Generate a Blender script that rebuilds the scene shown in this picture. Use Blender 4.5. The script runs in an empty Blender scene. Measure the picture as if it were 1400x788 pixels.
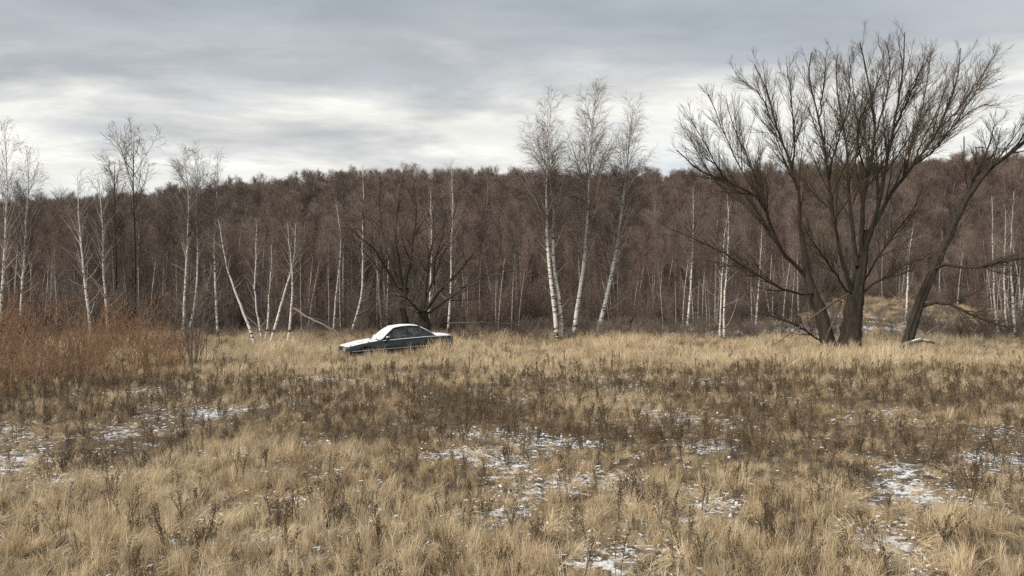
import bpy, math, random
import numpy as np
from mathutils import Vector

# ------------------------------------------------------------------ camera, sky, sun, exposure
F = 1018.0            # focal length in photo pixels (photo is 1400 x 788)
HOR = 412.0           # photo row of the horizon
EYE = 1.65
scene = bpy.context.scene
col = scene.collection

cam_d = bpy.data.cameras.new('camera')
cam_d.sensor_fit = 'HORIZONTAL'; cam_d.sensor_width = 36.0
cam_d.lens = 36.0 * F / 1400.0
cam_d.shift_y = (HOR - 394.0) / 1400.0
cam_d.clip_start = 0.1; cam_d.clip_end = 5000
cam = bpy.data.objects.new('camera', cam_d); col.objects.link(cam)
cam.location = (0, 0, EYE); cam.rotation_euler = (math.radians(90), 0, 0)
scene.camera = cam

SUN_EL, SUN_AZ = 40.0, -125.0        # azimuth measured from +Y (view direction) towards +X
world = bpy.data.worlds.new('World'); scene.world = world; world.use_nodes = True

def build_sky():
    nt = world.node_tree; nt.nodes.clear()
    N = nt.nodes.new; L = nt.links.new
    out = N('ShaderNodeOutputWorld'); bg = N('ShaderNodeBackground'); L(bg.outputs[0], out.inputs[0])
    sky = N('ShaderNodeTexSky'); sky.sky_type = 'NISHITA'; sky.sun_disc = False
    sky.sun_elevation = math.radians(SUN_EL); sky.sun_rotation = math.radians(SUN_AZ)
    sky.dust_density = 2.0; sky.air_density = 1.0
    tc = N('ShaderNodeTexCoord'); sep = N('ShaderNodeSeparateXYZ'); L(tc.outputs['Generated'], sep.inputs[0])
    def m(op, a, b=None, clamp=False):
        n = N('ShaderNodeMath'); n.operation = op; n.use_clamp = clamp
        for i, v in enumerate((a, b)):
            if v is None: continue
            if isinstance(v, (int, float)): n.inputs[i].default_value = v
            else: L(v, n.inputs[i])
        return n.outputs[0]
    z = m('MAXIMUM', sep.outputs[2], 0.0)
    dz = m('ADD', z, 0.10)
    comb = N('ShaderNodeCombineXYZ')
    L(m('DIVIDE', sep.outputs[0], dz), comb.inputs[0]); L(m('DIVIDE', sep.outputs[1], dz), comb.inputs[1])
    def noise(scale, detail, rough, dist, off, stretch=(1, 1, 1)):
        mp = N('ShaderNodeMapping'); mp.inputs['Location'].default_value = off; mp.inputs['Scale'].default_value = stretch
        L(comb.outputs[0], mp.inputs[0])
        n = N('ShaderNodeTexNoise'); n.inputs['Scale'].default_value = scale; n.inputs['Detail'].default_value = detail
        n.inputs['Roughness'].default_value = rough; n.inputs['Distortion'].default_value = dist
        L(mp.outputs[0], n.inputs['Vector']); return n.outputs[0]
    big = noise(0.42, 7, 0.58, 0.5, (1.3, 14.6, 0), (0.7, 1.0, 1))
    mid = noise(1.5, 8, 0.58, 0.25, (16.6, 1.3, 0), (0.6, 1.0, 1))
    # height in the sky, ragged by the clouds, drives the tone
    e = m('ADD', z, m('MULTIPLY', m('SUBTRACT', big, 0.5), 0.50))
    e = m('ADD', e, m('MULTIPLY', m('SUBTRACT', mid, 0.5), 0.30))
    ramp = N('ShaderNodeValToRGB'); cr = ramp.color_ramp
    cr.elements[0].position = 0.0; cr.elements[0].color = (0.50, 0.54, 0.57, 1)
    cr.elements[1].position = 1.0; cr.elements[1].color = (0.335, 0.363, 0.392, 1)
    for p, c in ((0.06, (0.54, 0.57, 0.59)), (0.12, (0.66, 0.665, 0.64)), (0.185, (0.75, 0.735, 0.685)),
                 (0.225, (0.56, 0.56, 0.545)), (0.275, (0.385, 0.404, 0.42)), (0.36, (0.335, 0.363, 0.392))):
        el = cr.elements.new(p); el.color = (*c, 1)
    e = m('ADD', e, -0.024)
    L(e, ramp.inputs[0])
    # fine tonal modelling in the cloud base
    fine = noise(2.0, 8, 0.60, 0.2, (1.2, 9.3, 0), (0.6, 1.0, 1))
    mod = m('ADD', 0.60, m('MULTIPLY', fine, 0.78))
    vm = N('ShaderNodeVectorMath'); vm.operation = 'SCALE'; L(ramp.outputs[0], vm.inputs[0]); L(mod, vm.inputs['Scale'])
    # a little open sky shows through
    nsc = N('ShaderNodeVectorMath'); nsc.operation = 'SCALE'; L(sky.outputs[0], nsc.inputs[0]); nsc.inputs['Scale'].default_value = 0.07
    mix = N('ShaderNodeMix'); mix.data_type = 'RGBA'
    mix.inputs['Factor'].default_value = 0.90
    L(nsc.outputs[0], mix.inputs[6]); L(vm.outputs[0], mix.inputs[7])
    L(mix.outputs[2], bg.inputs['Color']); bg.inputs['Strength'].default_value = 0.535
build_sky()

sun_d = bpy.data.lights.new('sun', 'SUN'); sun_d.energy = 1.5; sun_d.angle = math.radians(24); sun_d.color = (1.0, 0.91, 0.77)
sun = bpy.data.objects.new('sun', sun_d); col.objects.link(sun)
_a, _e = math.radians(SUN_AZ), math.radians(SUN_EL)
sun_dir = Vector((math.sin(_a) * math.cos(_e), math.cos(_a) * math.cos(_e), math.sin(_e)))
sun.rotation_euler = sun_dir.to_track_quat('Z', 'Y').to_euler()

vs = scene.view_settings
vs.view_transform = 'Standard'; vs.look = 'None'; vs.gamma = 1.0; vs.exposure = 1.4; vs.use_curve_mapping = False
cy = scene.cycles
scene.render.engine = 'CYCLES'
cy.max_bounces = 5; cy.diffuse_bounces = 2; cy.glossy_bounces = 2; cy.transmission_bounces = 3; cy.transparent_max_bounces = 8
cy.use_denoising = False
cy.use_adaptive_sampling = False
scene.render.film_transparent = False

rng = np.random.default_rng(7)
random.seed(7)

# ------------------------------------------------------------------ helpers
def tag(o, label=None, cat=None, group=None, kind=None):
    if label: o['label'] = label
    if cat: o['category'] = cat
    if group: o['group'] = group
    if kind: o['kind'] = kind
    return o

def empty(name, loc=(0, 0, 0)):
    o = bpy.data.objects.new(name, None); o.empty_display_size = 0.2; col.objects.link(o); o.location = loc
    return o

def new_mesh(name, verts, faces_list, mats, midx=None, smooth=True):
    """faces_list: list of int arrays (n,k)"""
    me = bpy.data.meshes.new(name)
    verts = np.asarray(verts, dtype=np.float32)
    loops = np.concatenate([f.reshape(-1) for f in faces_list]).astype(np.int32)
    tot = np.concatenate([np.full(len(f), f.shape[1]) for f in faces_list]).astype(np.int32)
    start = np.concatenate([[0], np.cumsum(tot)[:-1]]).astype(np.int32)
    me.vertices.add(len(verts)); me.vertices.foreach_set('co', verts.reshape(-1))
    me.loops.add(len(loops)); me.loops.foreach_set('vertex_index', loops)
    me.polygons.add(len(tot)); me.polygons.foreach_set('loop_start', start)
    try: me.polygons.foreach_set('loop_total', tot)
    except Exception: pass
    for m in (mats if isinstance(mats, (list, tuple)) else [mats]): me.materials.append(m)
    if midx is not None: me.polygons.foreach_set('material_index', np.asarray(midx, dtype=np.int32))
    me.polygons.foreach_set('use_smooth', np.full(len(tot), smooth, dtype=bool))
    me.update(calc_edges=True)
    return me

def mesh_obj(name, me, parent=None, link=True):
    o = bpy.data.objects.new(name, me)
    if link: col.objects.link(o)
    if parent is not None:
        o.parent = parent
        if name in ('branches', 'crown', 'twigs', 'stems', 'seed_heads', 'roots'): o['kind'] = 'stuff'      # too fine to pick apart
    return o

class Acc:
    """collects geometry for ONE mesh"""
    def __init__(s): s.v = []; s.f = {}; s.n = 0; s.order = []
    def add(s, verts, faces, mat=0):
        verts = np.asarray(verts, dtype=np.float64).reshape(-1, 3)
        for f in (faces if isinstance(faces, list) else [faces]):
            s.order.append((np.asarray(f) + s.n, mat))
        s.v.append(verts); s.n += len(verts); return s
    def mesh(s, name, mats, smooth=True):
        v = np.concatenate(s.v)
        mi = np.concatenate([np.full(len(f), m) for f, m in s.order])
        return new_mesh(name, v, [f for f, _ in s.order], mats, mi, smooth)
    def tris(s): return sum(len(f) * (f.shape[1] - 2) for f, _ in s.order)

def nrm(a): return a / np.maximum(np.linalg.norm(a, axis=-1, keepdims=True), 1e-9)

def tubes(acc, pts, rad, K, mat=0, jitter=0.0, cap=False, ridge=0.0):
    """pts (P,N,3), rad (P,N)"""
    pts = np.asarray(pts, float); rad = np.asarray(rad, float)
    if pts.ndim == 2: pts = pts[None]; rad = rad[None]
    P, N, _ = pts.shape
    if P == 0: return
    t = np.gradient(pts, axis=1); t = nrm(t)
    ref = rng.normal(size=(P, 1, 3)); t0 = t.mean(axis=1, keepdims=True); ref = ref - (ref * nrm(t0)).sum(-1, keepdims=True) * nrm(t0)
    ref = np.broadcast_to(ref, t.shape)
    u = nrm(np.cross(t, ref)); w = np.cross(t, u)
    a = np.arange(K) / K * 2 * np.pi
    r = rad[..., None]
    if jitter: r = r * (1 + jitter * rng.normal(size=(P, N, K)))
    if ridge: r = r * (1 + ridge * (rng.normal(size=(P, 1, K)) * .7 + np.cumsum(rng.normal(size=(P, N, K)), axis=1) * .16))
    v = pts[:, :, None, :] + r[..., None] * (np.cos(a)[None, None, :, None] * u[:, :, None, :] + np.sin(a)[None, None, :, None] * w[:, :, None, :])
    base = (np.arange(P) * N * K)[:, None, None]; i = (np.arange(N - 1) * K)[None, :, None]; k = np.arange(K)[None, None, :]
    k2 = (k + 1) % K
    q = np.stack([base + i + k, base + i + k2, base + i + K + k2, base + i + K + k], -1).reshape(-1, 4)
    fl = [q]
    if cap:
        for e in (0, N - 1):
            ring = (base[:, 0] + e * K + np.arange(K)[None, :])
            fl.append(ring if e else ring[:, ::-1])
    acc.add(v.reshape(-1, 3), fl, mat)

def resample(p, n):
    p = np.asarray(p, float)
    # Catmull-Rom through the points, then even spacing
    q = np.vstack([2 * p[0] - p[1], p, 2 * p[-1] - p[-2]])
    out = []
    for i in range(1, len(q) - 2):
        t = np.linspace(0, 1, 12, endpoint=False)[:, None]
        a, b, c, d = q[i - 1], q[i], q[i + 1], q[i + 2]
        out.append(0.5 * (2 * b + (c - a) * t + (2 * a - 5 * b + 4 * c - d) * t ** 2 + (3 * b - a - 3 * c + d) * t ** 3))
    out = np.vstack(out + [p[-1][None]])
    s = np.concatenate([[0], np.cumsum(np.linalg.norm(np.diff(out, axis=0), axis=1))])
    g = np.linspace(0, s[-1], n)
    return np.stack([np.interp(g, s, out[:, k]) for k in range(3)], -1)

def spawn(par, prad, n, t0, t1, ang, length, npts, trop=0.0, wig=0.1, rr=0.6, rmax=1.0, rmin=0.003, tip=0.35, per_m=None):
    """children of every parent polyline. length: f(t, parent_length) -> metres"""
    P, N, _ = par.shape
    if P == 0: return par[:0], prad[:0]
    pl0 = np.linalg.norm(np.diff(par, axis=1), axis=2).sum(1)
    if per_m: n = int(np.clip(np.ceil(np.percentile(pl0, 97) * per_m), 2, 60))
    t = t0 + (t1 - t0) * (np.arange(n)[None, :] + rng.random((P, n))) / n
    fi = t * (N - 1); i0 = np.clip(fi.astype(int), 0, N - 2); fr = (fi - i0)[..., None]
    pi = np.arange(P)[:, None]
    a, b = par[pi, i0], par[pi, i0 + 1]
    pos = a + (b - a) * fr; tan = nrm(b - a)
    pr = prad[pi, i0] * (1 - fr[..., 0]) + prad[pi, i0 + 1] * fr[..., 0]
    plen = np.linalg.norm(np.diff(par, axis=1), axis=2).sum(1)[:, None]
    rv = rng.normal(size=tan.shape); perp = nrm(rv - (rv * tan).sum(-1, keepdims=True) * tan)
    an = np.radians(rng.uniform(ang[0], ang[1], size=t.shape))[..., None]
    d = tan * np.cos(an) + perp * np.sin(an)
    ln = length(t, plen) * rng.uniform(0.65, 1.25, size=t.shape)
    step = (ln / (npts - 1))[..., None]
    pts = [pos]
    for k in range(npts - 1):
        pos = pos + d * step; pts.append(pos)
        d = nrm(d + wig * rng.normal(size=d.shape) + np.array([0, 0, trop]))
    pts = np.stack(pts, 2).reshape(P * n, npts, 3)
    r0 = np.clip(np.minimum(pr * rr, rmax), rmin, None).reshape(-1, 1)
    tp = np.linspace(1, tip, npts)[None]
    if per_m:
        k = (rng.random((P, n)) < (pl0 * per_m / n)[:, None]).reshape(-1)
        pts, r0 = pts[k], r0[k]
    return pts, np.maximum(r0 * tp, rmin)

# value noise
def _h(i, j, s):
    n = (i * 374761393 + j * 668265263 + s * 1442695041) & 0xFFFFFFFF
    n = ((n ^ (n >> 13)) * 1274126177) & 0xFFFFFFFF
    return ((n ^ (n >> 16)) & 0xFFFF) / 65535.0
def vnoise(x, y, s=0):
    x = np.asarray(x, float); y = np.asarray(y, float)
    xi = np.floor(x).astype(np.int64); yi = np.floor(y).astype(np.int64)
    fx = x - xi; fy = y - yi; fx = fx * fx * (3 - 2 * fx); fy = fy * fy * (3 - 2 * fy)
    return ((_h(xi, yi, s) * (1 - fx) + _h(xi + 1, yi, s) * fx) * (1 - fy) + (_h(xi, yi + 1, s) * (1 - fx) + _h(xi + 1, yi + 1, s) * fx) * fy)
def fbm(x, y, s=0, o=4):
    v = 0; a = 0.5; tot = 0
    for k in range(o):
        v = v + a * vnoise(x * 2 ** k + 13.7 * k, y * 2 ** k - 7.1 * k, s + k); tot += a; a *= 0.55
    return v / tot
def sstep(a, b, x):
    t = np.clip((np.asarray(x, float) - a) / (b - a), 0, 1); return t * t * (3 - 2 * t)
def bump2(x, y, cx, cy, rx, ry): return np.exp(-(((x - cx) / rx) ** 2 + ((y - cy) / ry) ** 2))

# ------------------------------------------------------------------ terrain
SKX = np.array([-600, 0, 60, 130, 200, 260, 330, 400, 480, 550, 700, 850, 1000, 1150, 1300, 1400, 2000], float)
SKY = np.array([285, 283, 277, 272, 267, 262, 254, 243, 240, 237, 239, 241, 238, 230, 220, 214, 212], float)
def hill_h(x, y):
    px = 700 + F * x / np.maximum(y, 30.0)
    s = np.interp(px, SKX, SKY)
    return (HOR - s) / F * 205 + EYE - 13.5 + 1.0
def ground(x, y):
    x = np.asarray(x, float); y = np.asarray(y, float)
    z = -0.95 * sstep(2, 42, y) + 0.5 * sstep(2, -30, y)
    z = z + (fbm(x / 6.0, y / 6.0, 5, 3) - 0.5) * 0.16 * sstep(70, 45, y)
    z = z + (fbm(x / 1.3, y / 1.3, 9, 3) - 0.5) * 0.10 * sstep(40, 20, y)
    z = z + hill_h(x, y) * sstep(84, 212, y)
    z = z + 2.8 * bump2(x, y, 36, 80, 14, 22)          # the open snowy rise behind the willow
    return z
def gz(x, y): return float(ground(np.array([x]), np.array([y]))[0])
def P(px, py, Y): return np.array([(px - 700) / F * Y, Y, EYE + (HOR - py) / F * Y])
def Xof(px, Y): return (px - 700) / F * Y

def snow_amount(x, y):
    s = fbm(x / .75, y / 1.0, 21, 4) * 0.85 + fbm(x / 3.6, y / 4.2, 31, 3) * 0.45 - 0.28
    s = s + 0.09 * bump2(x, y, -4.2, 6.5, 1.5, 1.3) - 0.02 * bump2(x, y, 0.6, 10.0, 1.8, 1.0) - 0.07 * bump2(x, y, -4.5, 9.5, 2.5, 1.2)
    s = s + 0.36 * bump2(x, y, 2.6, 5.2, 0.5, .9) + 0.27 * bump2(x, y, 3.6, 6.5, 0.5, .9) + 0.27 * bump2(x, y, 4.7, 7.9, 0.5, 1.0) + 0.09 * bump2(x, y, 1.2, 6.5, 1.0, .6)
    s = s + 0.08 * bump2(x, y, 1.0, 19.0, 6.0, 2.0) + 0.08 * bump2(x, y, 12, 24, 6, 1.5)
    s = s - 0.10 * bump2(x, y, -1.0, 5.2, 2.2, 0.9) - 0.06 * sstep(21, 26, y) * sstep(40, 33, y)
    s = s + 0.035 * sstep(7, 9, y) * sstep(24, 18, y)
    s = s + 0.48 * np.exp(-((y - 57 - 0.6 * np.sin(x / 3)) / 2.2) ** 2) * sstep(2, 8, x) * sstep(30, 24, x)
    s = s + 0.11 * bump2(x, y, 31, 68, 10, 16)
    s = s + 0.20 * bump2(x, y, -15.2, 41, 1.4, 1.2)
    s = np.minimum(s, .575 + .25 * np.maximum(s - .575, 0)) - 0.05 * bump2(x, y, .4, 9.3, 1.6, 1.4)
    return s           # snow lies where this passes about 0.5

def ramp_coords(a, b, fine0, fine1, step, grow):
    out = list(np.arange(fine0, fine1 + 1e-6, step)); s = step; v = fine1
    while v < b: s *= grow; v += s; out.append(v)
    s = step; v = fine0
    while v > a: s *= grow; v -= s; out.insert(0, v)
    return np.array(out)

def node_mat(name):
    m = bpy.data.materials.new(name); m.use_nodes = True; nt = m.node_tree; nt.nodes.clear()
    out = nt.nodes.new('ShaderNodeOutputMaterial')
    return m, nt, nt.nodes.new, nt.links.new, out

def n_noise(nt, scale, detail=4, rough=0.5, vec=None, stretch=None, coord='Object'):
    N = nt.nodes.new; L = nt.links.new
    n = N('ShaderNodeTexNoise'); n.inputs['Scale'].default_value = scale; n.inputs['Detail'].default_value = detail; n.inputs['Roughness'].default_value = rough
    if vec is None:
        tc = N('ShaderNodeTexCoord'); vec = tc.outputs[coord]
    if stretch:
        mp = N('ShaderNodeMapping'); mp.inputs['Scale'].default_value = stretch; L(vec, mp.inputs[0]); vec = mp.outputs[0]
    L(vec, n.inputs['Vector']); return n.outputs[0]
def n_ramp(nt, fac, stops, interp='LINEAR'):
    r = nt.nodes.new('ShaderNodeValToRGB'); cr = r.color_ramp; cr.interpolation = interp
    while len(cr.elements) < len(stops): cr.elements.new(0.5)
    for el, (p, c) in zip(cr.elements, stops):
        el.position = p; el.color = (*c, 1) if len(c) == 3 else c
    nt.links.new(fac, r.inputs[0]); return r.outputs[0]
def n_mix(nt, fac, a, b, typ='MIX'):
    n = nt.nodes.new('ShaderNodeMix'); n.data_type = 'RGBA'; n.blend_type = typ
    for i, v in ((0, fac), (6, a), (7, b)):
        if isinstance(v, (int, float)): n.inputs[i].default_value = v
        elif isinstance(v, tuple): n.inputs[i].default_value = (*v, 1)
        else: nt.links.new(v, n.inputs[i])
    return n.outputs[2]
def n_math(nt, op, a, b=None, clamp=False):
    n = nt.nodes.new('ShaderNodeMath'); n.operation = op; n.use_clamp = clamp
    for i, v in enumerate((a, b)):
        if v is None: continue
        if isinstance(v, (int, float)): n.inputs[i].default_value = v
        else: nt.links.new(v, n.inputs[i])
    return n.outputs[0]

def mat_ground():
    m, nt, N, L, out = node_mat('ground_thatch')
    at = N('ShaderNodeAttribute'); at.attribute_name = 'snow'
    n1 = n_noise(nt, 1.4, 6, 0.6); n2 = n_noise(nt, 26, 4, 0.65); n3 = n_noise(nt, 9, 5, 0.6)
    soil = n_ramp(nt, n2, [(0.25, (0.035, 0.024, 0.015)), (0.5, (0.10, 0.072, 0.042)), (0.75, (0.24, 0.175, 0.10))])
    soil2 = n_mix(nt, n1, soil, (0.085, 0.062, 0.038))
    s = n_math(nt, 'ADD', at.outputs['Fac'], n_math(nt, 'MULTIPLY', n_math(nt, 'SUBTRACT', n3, 0.5), 0.8))
    s = n_math(nt, 'ADD', s, n_math(nt, 'MULTIPLY', n_math(nt, 'SUBTRACT', n2, 0.5), 0.6))
    sf = n_ramp(nt, s, [(0.54, (0, 0, 0)), (0.63, (1, 1, 1))])
    c = n_mix(nt, sf, soil2, (0.80, 0.82, 0.85))
    b = N('ShaderNodeBsdfPrincipled'); L(c, b.inputs['Base Color']); b.inputs['Roughness'].default_value = 0.9
    bp = N('ShaderNodeBump'); bp.inputs['Strength'].default_value = 0.6; bp.inputs['Distance'].default_value = 0.04
    L(n_math(nt, 'ADD', n2, n_math(nt, 'MULTIPLY', sf, 0.6)), bp.inputs['Height']); L(bp.outputs[0], b.inputs['Normal'])
    L(b.outputs[0], out.inputs[0]); return m

def build_ground():
    xs = ramp_coords(-1200, 1200, -24, 28, 0.22, 1.12)
    ys = ramp_coords(-120, 2500, 2, 44, 0.2, 1.08)
    X, Y = np.meshgrid(xs, ys)
    Z = ground(X, Y)
    v = np.stack([X, Y, Z], -1).reshape(-1, 3)
    ny, nx = X.shape; i = np.arange(ny - 1)[:, None] * nx + np.arange(nx - 1)[None]
    q = np.stack([i, i + 1, i + nx + 1, i + nx], -1).reshape(-1, 4)
    me = new_mesh('ground', v, [q], MAT['ground'])
    a = me.attributes.new('snow', 'FLOAT', 'POINT'); a.data.foreach_set('value', snow_amount(X, Y).reshape(-1).astype(np.float32))
    o = mesh_obj('ground', me); o['kind'] = 'structure'; return o

# ------------------------------------------------------------------ plant materials
def mat_bark(name, c0, c1, scale=14, stretch=(1, 1, 0.22), rough=0.9, bump=0.6):
    m, nt, N, L, out = node_mat(name)
    n = n_noise(nt, scale, 5, 0.65, stretch=stretch)
    big = n_noise(nt, 1.1, 3, 0.5)
    c = n_ramp(nt, n, [(0.3, c0), (0.68, c1)])
    c = n_mix(nt, n_math(nt, 'MULTIPLY', big, 0.5), c, c0)
    b = N('ShaderNodeBsdfPrincipled'); L(c, b.inputs['Base Color']); b.inputs['Roughness'].default_value = rough
    bp = N('ShaderNodeBump'); bp.inputs['Strength'].default_value = bump; bp.inputs['Distance'].default_value = 0.03; L(n, bp.inputs['Height']); L(bp.outputs[0], b.inputs['Normal'])
    L(b.outputs[0], out.inputs[0]); return m

def mat_birch(name, white=(0.74, 0.72, 0.67), dark=0.5):
    m, nt, N, L, out = node_mat(name)
    n = n_noise(nt, 2.3, 4, 0.7, stretch=(1.0, 1.0, 3.4))
    n2 = n_noise(nt, 1.3, 4, 0.6)
    # Generated z: rough black bark near the foot of the stem
    tc = N('ShaderNodeTexCoord'); sp = N('ShaderNodeSeparateXYZ'); L(tc.outputs['Generated'], sp.inputs[0])
    low = n_ramp(nt, sp.outputs[2], [(0.0, (0.13, 0.13, 0.13)), (0.09, (0.03, 0.03, 0.03)), (0.35, (0.0, 0.0, 0.0))])
    s = n_math(nt, 'ADD', n, low)
    f = n_ramp(nt, s, [(0.585 - 0.06 * dark, (0, 0, 0)), (0.63 - 0.06 * dark, (1, 1, 1))])
    w = n_ramp(nt, n2, [(0.3, tuple(0.72 * k for k in white)), (0.6, white)])
    c = n_mix(nt, f, w, (0.045, 0.038, 0.034))
    b = N('ShaderNodeBsdfPrincipled'); L(c, b.inputs['Base Color']); b.inputs['Roughness'].default_value = 0.75
    L(b.outputs[0], out.inputs[0]); return m

def mat_twig(name, c0, c1, patch=False):
    m, nt, N, L, out = node_mat(name)
    n = n_noise(nt, 0.9, 3, 0.6)
    oi = N('ShaderNodeObjectInfo')
    f = n_math(nt, 'ADD', n_math(nt, 'MULTIPLY', n, 0.75), n_math(nt, 'MULTIPLY', oi.outputs['Random'], 0.3))
    c = n_ramp(nt, f, [(0.3, c0), (0.75, c1)])
    if patch:      # stands of different species across the slope
        pn = n_noise(nt, 0.045, 3, 0.6, vec=oi.outputs['Location'])
        c = n_mix(nt, n_ramp(nt, pn, [(0.40, (0, 0, 0)), (0.62, (.5, .5, .5))]), c, n_ramp(nt, f, [(0.3, (0.088, 0.075, 0.056)), (0.75, (0.24, 0.20, 0.15))]))
        c = n_mix(nt, n_ramp(nt, oi.outputs['Random'], [(0.0, (.55, .55, .55)), (0.5, (0, 0, 0))]), c, (0.052, 0.042, 0.037))
        c = n_mix(nt, n_ramp(nt, oi.outputs['Random'], [(0.7, (0, 0, 0)), (1.0, (.6, .6, .6))]), c, (0.29, 0.225, 0.195))
    b = N('ShaderNodeBsdfPrincipled'); L(c, b.inputs['Base Color']); b.inputs['Roughness'].default_value = 0.7
    L(b.outputs[0], out.inputs[0]); return m

def mat_grass(name, c0, c1, c2, transl=0.35):
    """c0..c2 dark to light straw; 'tint' runs per clump, 'shade' per blade"""
    m, nt, N, L, out = node_mat(name)
    a1 = N('ShaderNodeAttribute'); a1.attribute_name = 'shade'
    a2 = N('ShaderNodeAttribute'); a2.attribute_type = 'INSTANCER'; a2.attribute_name = 'tint'
    f = n_math(nt, 'ADD', n_math(nt, 'MULTIPLY', a1.outputs['Fac'], 0.55), n_math(nt, 'MULTIPLY', a2.outputs['Fac'], 0.45))
    c = n_ramp(nt, f, [(0.10, c0), (0.5, c1), (0.86, c2)])
    oi = N('ShaderNodeObjectInfo'); c = n_mix(nt, n_ramp(nt, oi.outputs['Random'], [(0.45, (0, 0, 0)), (1.0, (.5, .5, .5))]), c, tuple(.5 * k + .5 * (c1[0] * .62, c1[1] * .72, c1[2] * .88)[i] for i, k in enumerate((c1[0] * .5, c1[1] * .55, c1[2] * .62))))
    d = N('ShaderNodeBsdfPrincipled'); L(c, d.inputs['Base Color']); d.inputs['Roughness'].default_value = 0.55
    d.inputs['Specular IOR Level'].default_value = 0.35
    t = N('ShaderNodeBsdfTranslucent'); L(c, t.inputs['Color'])
    mx = N('ShaderNodeMixShader'); mx.inputs[0].default_value = transl; L(d.outputs[0], mx.inputs[1]); L(t.outputs[0], mx.inputs[2])
    L(mx.outputs[0], out.inputs[0]); return m

def mat_plain(name, c, rough=0.5, metal=0.0, spec=0.5, coat=0.0):
    m, nt, N, L, out = node_mat(name)
    n = n_noise(nt, 5, 5, 0.65)
    cc = n_ramp(nt, n, [(0.3, tuple(0.78 * k for k in c)), (0.7, c)])
    b = N('ShaderNodeBsdfPrincipled'); L(cc, b.inputs['Base Color']); b.inputs['Metallic'].default_value = metal
    b.inputs['Specular IOR Level'].default_value = spec; b.inputs['Coat Weight'].default_value = coat
    r = n_ramp(nt, n, [(0.3, (rough,) * 3), (0.75, (min(1, rough + 0.2),) * 3)]); L(r, b.inputs['Roughness'])
    L(b.outputs[0], out.inputs[0]); return m

def mat_snow(name='snow', specks=0.0):
    m, nt, N, L, out = node_mat(name)
    n = n_noise(nt, 18, 5, 0.7); nb = n_noise(nt, 60, 3, 0.6)
    c = n_ramp(nt, n, [(0.3, (0.74, 0.77, 0.81)), (0.7, (0.86, 0.87, 0.88))])
    if specks:
        k = n_noise(nt, 13, 3, 0.6)
        f = n_ramp(nt, k, [(0.70 - specks, (0, 0, 0)), (0.74 - specks, (1, 1, 1))])
        c = n_mix(nt, f, c, (0.10, 0.10, 0.10))
    b = N('ShaderNodeBsdfPrincipled'); L(c, b.inputs['Base Color']); b.inputs['Roughness'].default_value = 0.85
    bp = N('ShaderNodeBump'); bp.inputs['Strength'].default_value = 0.5; bp.inputs['Distance'].default_value = 0.01; L(nb, bp.inputs['Height']); L(bp.outputs[0], b.inputs['Normal'])
    L(b.outputs[0], out.inputs[0]); return m

def mat_glass():
    m, nt, N, L, out = node_mat('frosted_car_glass')
    n = n_noise(nt, 4, 5, 0.6)
    b = N('ShaderNodeBsdfPrincipled')
    L(n_ramp(nt, n, [(0.35, (0.03, 0.036, 0.04)), (0.75, (0.20, 0.22, 0.23))]), b.inputs['Base Color'])
    b.inputs['Roughness'].default_value = 0.25
    tr = N('ShaderNodeBsdfTransparent'); tr.inputs[0].default_value = (0.6, 0.65, 0.65, 1)
    mx = N('ShaderNodeMixShader'); mx.inputs[0].default_value = 0.42; L(b.outputs[0], mx.inputs[1]); L(tr.outputs[0], mx.inputs[2])
    L(mx.outputs[0], out.inputs[0]); return m

MAT = {
    'ground': mat_ground(),
    'willow': mat_bark('willow_bark', (0.011, 0.0085, 0.0065), (0.078, 0.060, 0.044), 8),
    'willow_twig': mat_twig('willow_twig', (0.048, 0.037, 0.026), (0.125, 0.094, 0.056)),
    'dark_bark': mat_bark('dark_wet_bark', (0.014, 0.011, 0.009), (0.07, 0.055, 0.043), 18),
    'pale_wood': mat_bark('bare_dead_wood', (0.06, 0.043, 0.03), (0.20, 0.145, 0.095), 18),
    'grey_bark': mat_bark('grey_bark', (0.09, 0.076, 0.064), (0.31, 0.27, 0.235), 6),
    'birch': mat_birch('birch_bark'),
    'birch_far': mat_birch('grey_birch_bark', (0.46, 0.43, 0.39), 0.8),
    'birch_branch': mat_twig('pale_birch_branch', (0.22, 0.19, 0.165), (0.50, 0.46, 0.41)),
    'birch_twig': mat_twig('birch_twig', (0.092, 0.070, 0.060), (0.235, 0.185, 0.157)),
    'wood_twig': mat_twig('brown_wood_twig', (0.108, 0.081, 0.069), (0.262, 0.193, 0.163), True),
    'red_twig': mat_twig('red_brown_twig', (0.122, 0.080, 0.070), (0.270, 0.176, 0.152), True),
    'osier': mat_twig('osier_stem', (0.095, 0.050, 0.030), (0.38, 0.225, 0.13)),
    'straw': mat_grass('straw_grass', (0.17, 0.116, 0.064), (0.60, 0.455, 0.28), (0.93, 0.81, 0.60)),
    'weed': mat_grass('dry_weed', (0.060, 0.042, 0.028), (0.20, 0.142, 0.088), (0.42, 0.315, 0.20), 0.15),
    'snow': mat_snow(), 'car_snow': mat_snow('car_snow', 0.14),
    'paint': mat_plain('blue_grey_car_paint', (0.022, 0.032, 0.038), 0.28, 0.35, 0.5, 0.5),
    'trim': mat_plain('car_trim', (0.42, 0.42, 0.41), 0.35, 0.6),
    'rubber': mat_plain('black_rubber', (0.022, 0.022, 0.022), 0.8),
    'rim': mat_plain('dull_alloy', (0.30, 0.30, 0.30), 0.45, 0.7),
    'interior': mat_plain('dark_interior', (0.05, 0.05, 0.055), 0.9),
    'lamp_glass': mat_plain('headlamp_glass', (0.50, 0.52, 0.52), 0.15, 0.0, 0.7),
    'tail_glass': mat_plain('tail_lamp_red', (0.25, 0.018, 0.012), 0.2),
    'glass': mat_glass(),
    'steel': mat_plain('grey_steel', (0.20, 0.21, 0.22), 0.6, 0.3),
}

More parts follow.
